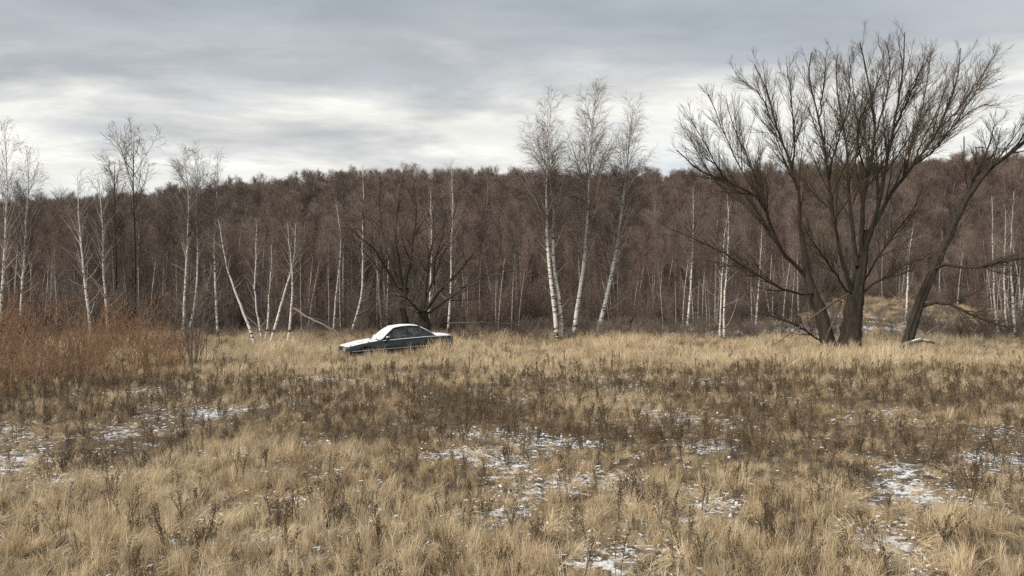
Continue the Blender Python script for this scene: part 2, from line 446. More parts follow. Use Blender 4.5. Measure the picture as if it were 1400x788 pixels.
build_ground()

# ------------------------------------------------------------------ instancing of uncountable stuff
def proto_collection(name, meshes):
    c = bpy.data.collections.new(name)
    for i, me in enumerate(meshes):
        o = bpy.data.objects.new('%s_%02d' % (name, i), me); c.objects.link(o)
    return c
def scatter(name, coll, pts, idx, rot, scl, tint=None):
    n = len(pts)
    me = bpy.data.meshes.new(name); me.vertices.add(n); me.vertices.foreach_set('co', np.asarray(pts, np.float32).reshape(-1))
    a = me.attributes.new('idx', 'INT', 'POINT'); a.data.foreach_set('value', np.asarray(idx, np.int32))
    a = me.attributes.new('rot', 'FLOAT_VECTOR', 'POINT'); a.data.foreach_set('vector', np.asarray(rot, np.float32).reshape(-1))
    a = me.attributes.new('scl', 'FLOAT_VECTOR', 'POINT'); a.data.foreach_set('vector', np.asarray(scl, np.float32).reshape(-1))
    a = me.attributes.new('tint', 'FLOAT', 'POINT'); a.data.foreach_set('value', np.asarray(tint if tint is not None else np.zeros(n), np.float32))
    o = mesh_obj(name, me)
    g = bpy.data.node_groups.new(name + '_nodes', 'GeometryNodeTree')
    g.interface.new_socket('Geometry', in_out='INPUT', socket_type='NodeSocketGeometry')
    g.interface.new_socket('Geometry', in_out='OUTPUT', socket_type='NodeSocketGeometry')
    N = g.nodes.new; L = g.links.new
    gi = N('NodeGroupInput'); go = N('NodeGroupOutput'); ip = N('GeometryNodeInstanceOnPoints')
    ci = N('GeometryNodeCollectionInfo'); ci.inputs['Collection'].default_value = coll
    ci.inputs['Separate Children'].default_value = True; ci.inputs['Reset Children'].default_value = True
    def na(attr, typ):
        n = N('GeometryNodeInputNamedAttribute'); n.data_type = typ; n.inputs['Name'].default_value = attr; return n.outputs['Attribute']
    L(gi.outputs[0], ip.inputs['Points']); L(ci.outputs[0], ip.inputs['Instance'])
    ip.inputs['Pick Instance'].default_value = True
    L(na('idx', 'INT'), ip.inputs['Instance Index']); L(na('rot', 'FLOAT_VECTOR'), ip.inputs['Rotation']); L(na('scl', 'FLOAT_VECTOR'), ip.inputs['Scale'])
    L(ip.outputs[0], go.inputs[0])
    md = o.modifiers.new('scatter', 'NODES'); md.node_group = g
    o['kind'] = 'stuff'
    return o

# ------------------------------------------------------------------ trees
def rad_along(n, r0, r1, p=0.8):
    return r1 + (r0 - r1) * (1 - np.linspace(0, 1, n)) ** p

def birch_crown(tr, trad, n1=42, n2=10, n3=7, L1=2.3, t0=0.32, droop=-0.16, fine=0.003, k=1.0):
    """branches + twigs for one or more stems (S,N,3)"""
    def prof(t, pl):
        u = np.clip((t - t0) / (1 - t0), 0, 1)
        return L1 * (0.22 + 1.25 * (1 - u) ** 0.75 * (0.45 + 0.55 * np.clip(u / 0.25, 0, 1)))
    b1, r1 = spawn(tr, trad, n1, t0, 0.97, (16, 38), prof, 8, 0.012, 0.05, 0.45, 0.028, 0.005, 0.25)
    b2, r2 = spawn(b1, r1, n2, 0.15, 1.0, (18, 48), lambda t, pl: 0.18 + 0.38 * pl * (1.1 - t), 5, droop * 0.7, 0.08, 0.55, 0.009, fine * 1.2, 0.5, n2 * .52)
    b3, r3 = spawn(b2, r2, n3, 0.1, 1.0, (12, 45), lambda t, pl: 0.20 + 0.50 * pl, 3, droop * 2.6, 0.08, 0.7, 0.006, fine, 0.8, n3 * 1.15)
    return (b1, r1), (b2, r2), (b3, r3)

def birch_tree(name, label, stems, Y, r0, crown=1.0, n1=42, n2=10, n3=7, t0=0.32, depth_lean=0.0, group=None, L1=2.3, dead_low=8, fine=0.0034):
    """stems: lists of photo pixels, foot first; the foot stands on the ground at distance Y"""
    root = None; S = []; R = []
    for si, st in enumerate(stems):
        yy = Y + 0.35 * si
        pts = [P(px, py, yy + depth_lean * i / max(1, len(st) - 1)) for i, (px, py) in enumerate(st)]
        pts[0][2] = gz(pts[0][0], pts[0][1]) - 0.05
        if root is None: base = pts[0].copy(); root = empty(name, tuple(base)); tag(root, label, 'tree', group)
        S.append(resample(np.array(pts) - base, 18)); R.append(rad_along(18, r0 * (0.75 if si else .86), 0.008, 1.0))
        R[-1][0] *= 1.25
        a = Acc(); tubes(a, S[-1] + rng.normal(size=S[-1].shape) * 0.012, R[-1], 10)
        mesh_obj('trunk', a.mesh('trunk', MAT['birch']), root)
    tr = np.stack(S); rr = np.stack(R)
    b1, b2, b3 = birch_crown(tr, rr, n1, max(5, n2 - 2), max(4, n3 - 2), L1 * crown * 1.1, t0 - .06, fine=fine)
    a = Acc(); tubes(a, *b1, 5)
    if dead_low:
        d1, dr = spawn(tr, rr, dead_low, 0.10, t0 + 0.1, (38, 70), lambda t, pl: 0.9 + 1.1 * rng.random(t.shape), 6, 0.06, 0.12, 0.35, 0.022, 0.005, 0.25)
        tubes(a, d1, dr, 4)
    mesh_obj('branches', a.mesh('branches', MAT['birch_branch']), root)
    a = Acc(); tubes(a, *b2, 3); tubes(a, *b3, 3)
    mesh_obj('crown', a.mesh('crown', MAT['birch_twig']), root)
    return root

def limb_tree(name, label, Y, trunks, limbs, bark, twig, n=(10, 10, 8), trop=0.05, t_start=0.35, lens=(0.42, 0.42, 0.45), fine=0.006, ang=((12, 38), (12, 34), (12, 32)), extra=None):
    """trunks / limbs: (list of (px, py, dy), radius0, radius1); positions from photo pixels at distance Y + dy"""
    base = None; root = None; tt = []
    for k, (pts, r0, r1) in enumerate(trunks):
        w = np.array([P(a, b, Y + c) for a, b, c in pts]); w[0][2] = gz(w[0][0], w[0][1]) - 0.08
        if root is None: base = w[0].copy(); root = empty(name, tuple(base)); tag(root, label, 'tree')
        q = resample(w - base, 30); r = rad_along(30, r0, r1, 1.0); r[0] *= 1.35; r[1] *= 1.18; r[2] *= 1.07
        a = Acc(); q = q + rng.normal(size=q.shape) * r[:, None] * 0.05; tubes(a, q, r, 26, 0, 0.035, False, 0.11)
        mesh_obj('trunk', a.mesh('trunk', bark), root)
    S = []; R = []
    for pts, r0, r1 in limbs:
        w = np.array([P(a, b, Y + c) for a, b, c in pts]) - base
        q = resample(w, 20); r = rad_along(20, r0 * (.75 if bark is MAT['dark_bark'] else 1), r1, 1.0)
        q[1:] += np.cumsum(rng.normal(size=(19, 3)) * 0.03, axis=0) * 0.6 + rng.normal(size=(19, 3)) * .015
        S.append(q); R.append(r)
        a = Acc(); tubes(a, q, r, 9, 0, 0.04)
        mesh_obj('limb', a.mesh('limb', bark), root)
    S = np.stack(S); R = np.stack(R)
    b1, r1 = spawn(S, R, n[0], t_start, 0.98, ang[0], lambda t, pl: 0.75 + lens[0] * pl * (1.02 - t), 9, trop, 0.035, 0.5, 0.040, fine * 2.0, 0.22)
    b2, r2 = spawn(b1, r1, 0, 0.12, 1.0, ang[1], lambda t, pl: 0.22 + lens[1] * pl * (1.08 - t), 5, trop * .8, 0.045, 0.55, 0.013, fine * 1.3, 0.5, n[1])
    b3, r3 = spawn(b2, r2, 0, 0.08, 1.0, ang[2], lambda t, pl: 0.16 + lens[2] * pl * (1.15 - t), 3, trop * .6, 0.05, 0.7, 0.007, fine, 0.8, n[2])
    a = Acc(); tubes(a, b1, r1, 5); mesh_obj('branches', a.mesh('branches', bark), root)
    a = Acc(); tubes(a, b2, r2, 3); tubes(a, b3, r3, 3); mesh_obj('crown', a.mesh('crown', twig), root)
    return root, base

# --- the big willow on the right
def big_willow():
    Y = 37.0
    trunks = [
        ([(1161, 482, 0), (1163, 455, 0), (1168, 420, 0), (1174, 385, 0.1), (1180, 350, 0.2), (1184, 315, 0.3)], 0.56, 0.11),
        ([(1134, 482, 0.5), (1128, 450, 0.5), (1119, 419, 0.6), (1106, 384, 0.7), (1100, 350, 0.8), (1097, 318, 1.0)], 0.36, 0.09),
    ]
    limbs = [
        ([(1103, 380, .7), (1085, 360, .5), (1068, 343, .2), (1052, 305, -.3), (1036, 273, -.8), (995, 250, -1.2), (957, 232, -1.5), (925, 205, -1.6)], .21, .02),
        ([(1052, 305, -.3), (1040, 262, 0), (1020, 215, .5), (1000, 165, 1.0), (993, 120, 1.3)], .11, .015),
        ([(1068, 343, .3), (1030, 290, 1.2), (985, 255, 2.0), (950, 200, 2.6), (930, 170, 3.0)], .09, .012),
        ([(1101, 355, .8), (1095, 317, 1.0), (1090, 266, 1.2), (1081, 228, 1.4), (1062, 178, 1.8), (1050, 127, 2.0), (1030, 72, 2.2)], .20, .02),
        ([(1083, 235, 1.3), (1085, 190, .5), (1080, 130, -.3), (1074, 70, -.6)], .10, .015),
        ([(1036, 273, -.8), (1008, 222, -.4), (980, 160, .2), (966, 112, .5)], .085, .012),
        ([(1062, 178, 1.8), (1040, 132, 1.2), (1008, 88, .6)], .07, .012),
        ([(1119, 165, -2.0), (1128, 112, -1.2), (1132, 60, -.6)], .08, .012),
        ([(1306, 171, .4), (1338, 122, 1.2), (1364, 84, 1.6)], .075, .012),
        ([(1160, 254, 1.4), (1174, 190, 3.0), (1166, 120, 4.0), (1160, 62, 4.4)], .09, .012),
        ([(1187, 241, .6), (1170, 180, -1.6), (1200, 110, -3.0), (1206, 50, -3.6)], .09, .012),
        ([(1246, 228, 1.5), (1262, 190, 3.0), (1290, 130, 4.2), (1296, 70, 4.8)], .09, .012),
        ([(1224, 171, -1.5), (1250, 120, -2.6), (1268, 60, -3.2)], .08, .012),
        ([(995, 250, -1.2), (968, 205, -2.2), (944, 160, -2.8)], .07, .012),
        ([(1119, 400, .6), (1090, 400, 0), (1052, 384, -1.0), (1008, 355, -1.8), (951, 324, -2.6), (919, 311, -3.0)], .13, .015),
        ([(1128, 470, .4), (1090, 446, -.6), (1059, 435, -1.2), (1027, 425, -1.6)], .10, .015),
        ([(1164, 400, -.1), (1148, 340, -.7), (1138, 286, -1.2), (1132, 235, -1.6), (1119, 165, -2.0), (1106, 108, -2.2), (1108, 58, -2.4)], .20, .02),
        ([(1133, 240, -1.5), (1150, 190, -2.4), (1165, 130, -3.0), (1162, 70, -3.4)], .09, .015),
        ([(1172, 365, 0), (1165, 305, .8), (1160, 254, 1.4), (1158, 190, 2.0), (1144, 114, 2.4), (1143, 58, 2.6)], .21, .02),
        ([(1177, 350, .1), (1180, 279, .4), (1187, 241, .6), (1198, 178, .6), (1190, 102, .4), (1180, 40, .2)], .24, .02),
        ([(1198, 180, .6), (1214, 130, 1.2), (1218, 80, 1.6), (1212, 40, 1.8)], .10, .015),
        ([(1182, 345, .2), (1201, 286, -.5), (1211, 235, -1.0), (1224, 171, -1.5), (1237, 95, -2.0), (1240, 32, -2.2)], .22, .02),
        ([(1182, 335, .3), (1217, 266, 1.0), (1246, 228, 1.5), (1281, 178, 2.0), (1304, 114, 2.4), (1310, 52, 2.6)], .23, .02),
        ([(1246, 228, 1.5), (1274, 209, 1.0), (1306, 171, .4), (1340, 146, 0), (1368, 128, -.4)], .12, .015),
        ([(1281, 178, 2.0), (1312, 146, 2.8), (1340, 100, 3.4), (1358, 52, 3.8)], .11, .015),
        ([(1236, 240, 1.3), (1255, 170, 2.0), (1268, 110, 2.6), (1272, 55, 3.0)], .11, .015),
        ([(1180, 400, 0), (1205, 378, -.9), (1230, 362, -1.6), (1268, 343, -2.4)], .12, .015),
        ([(1160, 400, -.3), (1140, 375, -1.2), (1118, 345, -2.0), (1090, 300, -3.0)], .11, .015),
        ([(1180, 385, .4), (1215, 330, 1.8), (1245, 290, 2.8), (1262, 250, 3.6)], .11, .015),
    ]
    limbs = [([(a, b + (16 if b < 140 else 0) if i == len(p) - 1 else b, c) for i, (a, b, c) in enumerate(p)], r0 * .52, r1) for p, r0, r1 in limbs]
    root, base = limb_tree('willow_tree', 'large dark multi-stemmed bare willow with broad fan-shaped crown at right', Y, trunks, limbs,
                           MAT['willow'], MAT['willow_twig'], (21, 4.3, 7.0), 0.045, 0.20, (0.36, 0.46, 0.50), 0.0031)
    for pts in ([(1160, 402, -.7), (1130, 420, -1.1), (1095, 446, -1.5), (1055, 474, -1.9)], [(1150, 412, -.7), (1142, 435, -.9), (1130, 460, -1.0), (1126, 482, -1.1)]):
        w = np.array([P(a, b, Y + c) for a, b, c in pts]) - base
        a = Acc(); tubes(a, resample(w, 10), rad_along(10, .055, .014), 7, 0, .08)
        mesh_obj('broken_branch', a.mesh('broken_branch', MAT['pale_wood']), root)['label'] = 'pale broken branch hanging to the ground'
    # sprouting water shoots low on the stems
    return root
big_willow()

limb_tree('willow_tree', 'slanting dark bare willow leaning out of the right edge', 36.0,
    [([(1236, 480, 0), (1246, 448, 0), (1256, 419, 0), (1274, 374, .1), (1290, 340, .1), (1306, 305, .2)], .26, .14)],
    [([(1305, 307, .2), (1318, 280, .1), (1333, 258, 0), (1357, 230, -.3), (1400, 195, -.8), (1440, 150, -1.2), (1480, 90, -1.4)], .14, .02),
     ([(1308, 302, .2), (1322, 265, .6), (1333, 232, 1.0), (1345, 205, 1.2), (1358, 165, 1.6)], .11, .015),
     ([(1276, 368, .1), (1296, 362, -.5), (1330, 366, -1.2), (1375, 356, -1.8), (1420, 350, -2.4)], .08, .012),
     ([(1262, 419, 0), (1280, 414, -.3), (1300, 416, -.6), (1338, 431, -1.3), (1389, 447, -2.0)], .10, .018),
     ([(1400, 195, -.8), (1420, 210, -1.6), (1450, 220, -2.4)], .07, .012),
     ([(1282, 355, .2), (1300, 320, 1.2), (1310, 290, 2.0), (1330, 270, 2.6)], .06, .012)],
    MAT['willow'], MAT['willow_twig'], (16, 5.2, 7.5), 0.04, 0.25, (0.34, 0.46, 0.50), 0.0036)

# --- the spreading dark tree behind the car
limb_tree('alder_tree', 'dark twisted bare tree with wide low limbs right behind the car', 47.0,
    [([(584, 470, 0), (583, 448, 0), (578, 425, 0), (580, 410, 0)], .34, .22), ([(556, 470, .8), (552, 445, .8), (548, 420, .9), (553, 395, 1)], .42, .25)],
    [([(580, 415, 0), (584, 380, .3), (588, 345, .4), (594, 315, .4), (590, 280, .4)], .17, .02),
     ([(582, 425, -.1), (600, 400, -.8), (625, 375, -1.4), (650, 345, -2), (668, 320, -2.4)], .16, .02),
     ([(582, 430, .1), (610, 410, .5), (640, 388, 1.0), (665, 376, 1.4), (690, 366, 1.8)], .13, .02),
     ([(582, 440, -.2), (565, 418, -1.0), (552, 408, -1.4), (535, 405, -1.8)], .11, .02),
     ([(553, 400, 1), (562, 360, 1.2), (566, 330, 1.2), (572, 290, 1), (568, 250, 1)], .16, .02),
     ([(552, 405, 1), (545, 360, 1.4), (540, 315, 1.8), (545, 270, 2), (550, 235, 2)], .17, .02),
     ([(550, 405, .8), (528, 370, .2), (510, 340, -.3), (490, 325, -.8), (475, 310, -1)], .14, .02),
     ([(549, 415, .8), (525, 385, 1.5), (505, 345, 2.2), (495, 290, 2.8), (500, 250, 3)], .14, .02),
     ([(548, 395, 1), (530, 340, 2), (520, 290, 2.6), (522, 240, 3)], .13, .02),
     ([(580, 415, .2), (600, 365, 1.4), (615, 320, 2.2), (625, 280, 2.8)], .12, .02),
     ([(594, 390, -.6), (596, 355, -1.4), (606, 320, -2), (612, 285, -2.4)], .10, .02)],
    MAT['dark_bark'], MAT['wood_twig'], (15, 4.5, 6.0), 0.03, 0.22, (0.38, 0.45, 0.45), 0.005, ((22, 55), (20, 46), (16, 42)))

# --- tall birches in the middle
birch_tree('birch_tree', 'tall twin-stemmed white birch left of the other two tall birches', [[(762, 472), (757, 420), (750, 350), (747, 280), (750, 200), (754, 130)], [(768, 472), (766, 420), (757, 360), (756, 290), (748, 230), (718, 175)]], 45.0, 0.165, 1.0, 50, 11, 8, .42, L1=2.4)
birch_tree('birch_tree', 'tallest white birch standing between two other tall birches, slightly leaning', [[(782, 462), (789, 425), (798, 360), (803, 300), (808, 200), (815, 118)]], 47.0, 0.17, 1.15, 64, 11, 8, .36, L1=2.6)
birch_tree('birch_tree', 'tall white birch leaning to the right, rightmost of three tall birches', [[(815, 464), (824, 428), (836, 375), (847, 310), (858, 220), (866, 138)]], 48.0, 0.165, 1.15, 58, 11, 8, .34, L1=2.5)

# --- birches on the left
birch_tree('birch_tree', 'slim white birch at the extreme left edge above the red shrubs', [[(-2, 470), (3, 400), (8, 310), (9, 240), (5, 165)]], 38.0, 0.10, .8, 44, 10, 7, .38, L1=2.1)
birch_tree('birch_tree', 'slim white birch second from the left edge above the red shrubs', [[(26, 470), (31, 390), (36, 300), (39, 250), (36, 205)]], 39.0, 0.095, .85, 44, 10, 7, .40, L1=2.1)
birch_tree('birch_tree', 'curved white birch with reddish top, left of a straighter pair mate', [[(128, 476), (121, 430), (114, 370), (109, 310), (105, 235)]], 38.0, 0.095, .7, 34, 9, 7, .45, L1=1.9)
birch_tree('birch_tree', 'thin birch with curved white foot rising behind red shrubs', [[(149, 474), (145, 420), (141, 360), (140, 300), (133, 235)]], 38.5, 0.085, .7, 34, 9, 7, .45, L1=1.9)
birch_tree('birch_tree', 'twin-stemmed white birch with bushy crown against the sky, left centre', [[(250, 462), (253, 400), (256, 330), (258, 270), (250, 205)], [(256, 462), (268, 400), (270, 330), (269, 270), (272, 203)]], 49.0, 0.105, .95, 44, 10, 8, .48, L1=2.3)
birch_tree('birch_tree', 'single white birch just right of the bushy twin-stemmed birch', [[(298, 460), (294, 380), (293, 320), (296, 270), (298, 208)]], 50.0, 0.095, .8, 44, 10, 7, .48, L1=1.9)
birch_tree('birch_tree', 'white birch stem leaning hard to the left with snapped top', [[(353, 484), (338, 440), (318, 390), (307, 350), (302, 318), (298, 300)]], 39.0, 0.10, .5, 18, 8, 7, .62, L1=1.9, dead_low=3)
birch_tree('birch_tree', 'slender upright white birch behind the leaning stems, bare side twigs', [[(360, 480), (352, 430), (348, 390), (350, 350), (350, 300)]], 41.0, 0.07, .6, 22, 8, 6, .5, L1=1.5)
birch_tree('birch_tree', 'short straight white birch between two leaning birch stems', [[(361, 484), (366, 440), (368, 400), (371, 365), (371, 335)]], 39.5, 0.07, .6, 18, 8, 7, .5, L1=1.7, dead_low=2)
birch_tree('birch_tree', 'white birch stem leaning to the right across an upright one', [[(367, 484), (375, 450), (388, 405), (398, 370), (403, 345), (404, 305)]], 39.2, 0.095, .6, 20, 8, 7, .6, L1=1.9, dead_low=3)
birch_tree('birch_tree', 'upright white birch with snow at its foot, left of the car', [[(391, 486), (396, 450), (399, 410), (400, 380), (396, 340), (393, 305)]], 38.2, 0.085, .6, 20, 8, 7, .55, L1=1.9, dead_low=3)
# --- birches behind the car and to the right
birch_tree('birch_tree', 'tall thin white birch with forked top right of the dark spreading tree', [[(612, 458), (616, 400), (617, 340), (619, 280), (616, 215)]], 56.0, 0.11, .7, 34, 9, 7, .5, L1=1.8)
birch_tree('birch_tree', 'white birch rising through the limbs of the dark tree', [[(585, 458), (588, 400), (590, 340), (589, 285), (588, 255)]], 57.0, 0.12, .6, 30, 9, 7, .55, L1=1.8)
birch_tree('birch_tree', 'thin birch with bent foot left of the dark spreading tree', [[(478, 462), (488, 430), (495, 395), (496, 330), (497, 270), (496, 225)]], 54.0, 0.10, .6, 30, 9, 7, .5, L1=1.7)
birch_tree('birch_tree', 'crooked grey birch well left of the car among brown saplings', [[(456, 460), (458, 420), (462, 380), (466, 330), (460, 280)]], 55.0, 0.09, .6, 26, 9, 7, .5, L1=1.6)
birch_tree('birch_tree', 'twin-stemmed white birch left of the great willow', [[(990, 474), (990, 420), (994, 360), (996, 310), (994, 262)], [(984, 474), (985, 420), (988, 360), (992, 310), (1000, 275)]], 45.0, 0.085, .6, 30, 9, 7, .48, L1=1.6)
birch_tree('birch_tree', 'pale birch with upswept whitish branches between tall birches and willow', [[(938, 462), (942, 420), (946, 360), (948, 300), (947, 255)]], 58.0, 0.11, .9, 34, 9, 6, .48, L1=2.2)
birch_tree('birch_tree', 'thin pale birch pair mate standing closest left of the willow', [[(1032, 466), (1036, 410), (1040, 350), (1042, 300)]], 54.0, 0.085, .6, 26, 9, 6, .5, L1=1.6)
birch_tree('birch_tree', 'slim white birch inside the angle of the slanting willow', [[(1366, 474), (1360, 420), (1358, 360), (1357, 300), (1356, 268)]], 46.0, 0.08, .6, 28, 9, 6, .5, L1=1.5)
birch_tree('birch_tree', 'tall white birch close to the right edge', [[(1388, 474), (1385, 420), (1382, 360), (1384, 300), (1386, 262)]], 45.0, 0.10, .6, 30, 9, 6, .5, L1=1.7)
birch_tree('birch_tree', 'grey thin birch right beside the tall birch at the right edge', [[(1377, 470), (1374, 420), (1373, 360), (1375, 310), (1374, 280)]], 49.0, 0.075, .6, 26, 9, 6, .5, L1=1.5)
birch_tree('birch_tree', 'thin white birch seen between the willow trunk and the slanting willow', [[(1238, 464), (1240, 410), (1243, 350), (1250, 300)]], 58.0, 0.10, .6, 26, 9, 6, .5, L1=1.6)

# --- bare trees showing above the far left slope
def sky_tree(name, label, px, top, Y, h, spread):
    x = Xof(px, Y); z0 = gz(x, Y) - .05; zt = EYE + (HOR - top) / F * Y
    root = empty(name, (x, Y, z0)); tag(root, label, 'tree')
    st = resample(np.array([[0, 0, 0], [0.1, 0, (zt - z0) * .4], [-.1, .1, (zt - z0) * .75], [0, 0, zt - z0]]), 16)
    r = rad_along(16, .10, .02)
    a = Acc(); tubes(a, st, r, 9); mesh_obj('trunk', a.mesh('trunk', MAT['dark_bark']), root)
    b1, r1 = spawn(st[None], r[None], 16, .55, .92, (18, 42), lambda t, pl: spread * (.35 + .75 * np.sin(np.pi * np.clip((t - .5) / .55, 0, 1))), 7, .05, .10, .6, .05, .010, .3)
    b2, r2 = spawn(b1, r1, 8, .2, 1, (25, 55), lambda t, pl: .3 + .4 * pl * (1.1 - t), 4, .04, .16, .6, .02, .009, .5)
    b3, r3 = spawn(b2, r2, 5, .2, 1, (25, 55), lambda t, pl: .2 + .4 * pl, 3, .04, .2, .7, .012, .008, .8)
    a = Acc(); tubes(a, b1, r1, 5); mesh_obj('branches', a.mesh('branches', MAT['dark_bark']), root)
    a = Acc(); tubes(a, b2, r2, 3); tubes(a, b3, r3, 3); mesh_obj('crown', a.mesh('crown', MAT['wood_twig']), root)
sky_tree('aspen_tree', 'open round-crowned bare tree standing against sky, left of bushy twin birch', 183, 192, 58.0, 14, 3.6)
sky_tree('aspen_tree', 'thin bare treetop poking above the slope between left birches and round crown', 157, 222, 60.0, 12, 2.6)

# ------------------------------------------------------------------ the wood: one mesh per kind, with parts
def forest_kind(h, r, white, crown_h, L1, n1, n2, n3, seed, trop=0.04, fine=0.0065, ang=(12, 34)):
    lean = rng.normal(size=2) * .05 * h
    st = resample(np.array([[0, 0, -.25], [lean[0] * .2 + rng.normal() * .12, lean[1] * .2, h * .33], [lean[0] * .6 + rng.normal() * .15, lean[1] * .6, h * .68], [lean[0], lean[1], h]]), 12)
    rr = rad_along(12, r, .012)
    tr = Acc(); tubes(tr, st, rr, 6)
    def prof(t, pl):
        u = (t - crown_h) / (1 - crown_h)
        return L1 * (.35 + .85 * np.sin(np.pi * np.clip(u * .75 + .2, 0, 1))) * (1.1 - .5 * u)
    b1, r1 = spawn(st[None], rr[None], n1, crown_h, .97, ang, prof, 5, trop, .07, .5, .022, fine * 1.3, .4)
    b2, r2 = spawn(b1, r1, n2, .15, 1, (14, 38), lambda t, pl: .40 + .42 * pl * (1.1 - t), 4, trop * .5, .08, .6, .012, fine, .6)
    b3, r3 = spawn(b2, r2, n3, .1, 1, (12, 38), lambda t, pl: .40 + .45 * pl, 3, .02, .08, .7, .010, fine * .85, .8)
    cr = Acc(); tubes(cr, b1, r1, 3); tubes(cr, b2, r2, 3); tubes(cr, b3, r3, 3)
    mt = MAT['birch_far'] if white else MAT['grey_bark']
    tm = tr.mesh('trunk', mt); twm = MAT['red_twig'] if seed % 3 == 0 else MAT['wood_twig']
    cm = cr.mesh('crown', twm)
    both = Acc(); both.v = tr.v + [v for v in cr.v]; both.n = tr.n + cr.n
    both.order = [(f, 0) for f, _ in tr.order] + [(f + tr.n, 1) for f, _ in cr.order]
    return tm, cm, both.mesh('wood_tree', [mt, twm]), h
KINDS = [forest_kind(9.5, .058, True, .50, 1.5, 24, 6, 4, 0, ang=(10, 26)), forest_kind(10.5, .064, True, .54, 1.5, 24, 6, 4, 1, ang=(10, 26)), forest_kind(8.6, .042, False, .18, 1.5, 24, 6, 4, 2, ang=(8, 24)),
         forest_kind(9.6, .050, False, .22, 1.6, 26, 6, 4, 3, ang=(8, 24)), forest_kind(6.6, .035, False, .08, 1.5, 24, 6, 4, 4, ang=(8, 22)),
         forest_kind(14, .14, False, .52, 3.0, 20, 7, 5, 5, fine=.009, ang=(14, 38)), forest_kind(15.5, .15, True, .55, 2.7, 20, 7, 5, 6, fine=.009, ang=(12, 34)), forest_kind(13, .13, False, .5, 3.2, 20, 7, 5, 7, fine=.009, ang=(15, 42))]

def clear_of(x, y):
    """True where the wood may stand"""
    px = 700 + F * x / y
    c = np.ones_like(x, bool)
    edge = np.interp(px, [0, 200, 330, 480, 640, 760, 860, 1000, 1100, 1180, 1330, 1400], [56, 56, 57, 59, 61, 63, 66, 66, 72, 92, 92, 66])
    return y > edge + 3 * fbm(x / 4, y / 4, 77, 2)

# nearest trees of the wood one by one
ZONES = ['behind the two leftmost birches', 'behind the curved birch pair', 'behind the bushy twin birch', 'behind the leaning birch stems', 'left of the car',
         'behind the car', 'right of the dark spreading tree', 'behind the three tall birches', 'right of the tall birches', 'left of the great willow', 'behind the great willow', 'near the right edge']
def wood_edge():
    W = {0: 'thin white-stemmed young birch in the front row of the brown wood', 2: 'thin grey-brown sapling in the front row of the brown wood'}
    placed = []; tries = 0
    while len(placed) < 190 and tries < 20000:
        tries += 1
        y = rng.uniform(56, 84); x = rng.uniform(-.72, .72) * y
        if not clear_of(np.array([x]), np.array([y]))[0]: continue
        if any((x - a) ** 2 + (y - b) ** 2 < .8 for a, b in placed): continue
        placed.append((x, y))
        k = int(rng.choice([0, 1, 2, 3, 4], p=[.30, .28, .15, .15, .12]))
        tm, cm, _, h = KINDS[k]; white = k < 2
        root = empty('young_birch' if white else 'sapling', (x, y, gz(x, y)))
        s = rng.uniform(.8, 1.12); root.scale = (s, s, s); root.rotation_euler = (rng.normal() * .03, rng.normal() * .03, rng.uniform(0, 6.28))
        px = 700 + F * x / y
        zone = ZONES[int(np.searchsorted([110, 245, 345, 455, 545, 690, 760, 870, 960, 1090, 1230], px))]
        row = 'nearer' if y < 70 else 'deeper'
        tag(root, ('thin white-stemmed young birch, ' if white else 'thin grey-brown sapling, ') + row + ' in the wood, ' + zone, 'tree', ('young birches ' if white else 'brown saplings ') + row + ' in the wood ' + zone)
        mesh_obj('trunk', tm, root); mesh_obj('crown', cm, root)
    # slender birches standing clear in front of the brush
    for lo, hi, num, zone in ((640, 735, 10, 'between the dark spreading tree and the tall birches'), (870, 985, 16, 'between the tall birches and the twin-stemmed birch'), (1000, 1095, 12, 'just left of the great willow'),
                              (1200, 1235, 4, 'between the two willows'), (1290, 1400, 9, 'beyond the slanting willow'), (50, 235, 10, 'behind the red thicket'), (405, 540, 8, 'between the leaning birch stems and the dark tree')):
        for _ in range(int(num * .65)):
            y = rng.uniform(52, 62) if lo != 1200 else rng.uniform(70, 80); x = Xof(rng.uniform(lo, hi), y); k = int(rng.integers(2)); tm, cm, _m, h = KINDS[k]
            root = empty('young_birch', (x, y, gz(x, y))); s = rng.uniform(.62, 1.0); root.scale = (s * .85, s * .85, s); root.rotation_euler = (rng.normal() * .05, rng.normal() * .05, rng.uniform(0, 6.28))
            tag(root, 'slender pale birch before the wood ' + zone, 'tree', 'slender birches ' + zone)
            mesh_obj('trunk', tm, root); mesh_obj('crown', cm, root)
    return placed


wood_edge()

def wood_mass():
    pts = []; idx = []; scl = []; rot = []
    n = 17000
    y = 60 + (245 - 60) * np.sqrt(rng.random(n)) * rng.random(n) ** .12; x = rng.uniform(-.86, .86, n) * y + rng.normal(size=n) * 4
    ok = clear_of(x, y) & (y > 60)
    keep = rng.random(n) < np.interp(y, [60, 80, 110, 245], [1.0, .95, .6, .45])
    ok &= keep; x = x[ok]; y = y[ok]; n = len(x)
    old = rng.random(n) < sstep(88, 118, y) * .93
    idx = np.where(old, rng.choice([5, 6, 7], n, p=[.38, .22, .4]), rng.choice([0, 1, 2, 3, 4], n, p=[.16, .15, .24, .25, .20]))
    s = rng.uniform(.68, 1.0, n) * np.where(old, np.interp(y, [110, 200], [.78, 1.0]), 1.0)
    s = np.where((~old) & (y > 100), s * .7, s)
    rot = np.stack([rng.normal(size=n) * .03, rng.normal(size=n) * .03, rng.uniform(0, 6.28, n)], -1)
    pts = np.stack([x, y, ground(x, y) - .05], -1)
    c = proto_collection('wood_kind', [k[2] for k in KINDS])
    o = scatter('bare_wood', c, pts, idx, rot, np.stack([s, s, s], -1))
    tag(o, 'brown leafless wood covering the slope in the background', 'forest')
    print('wood trees', n)
wood_mass()

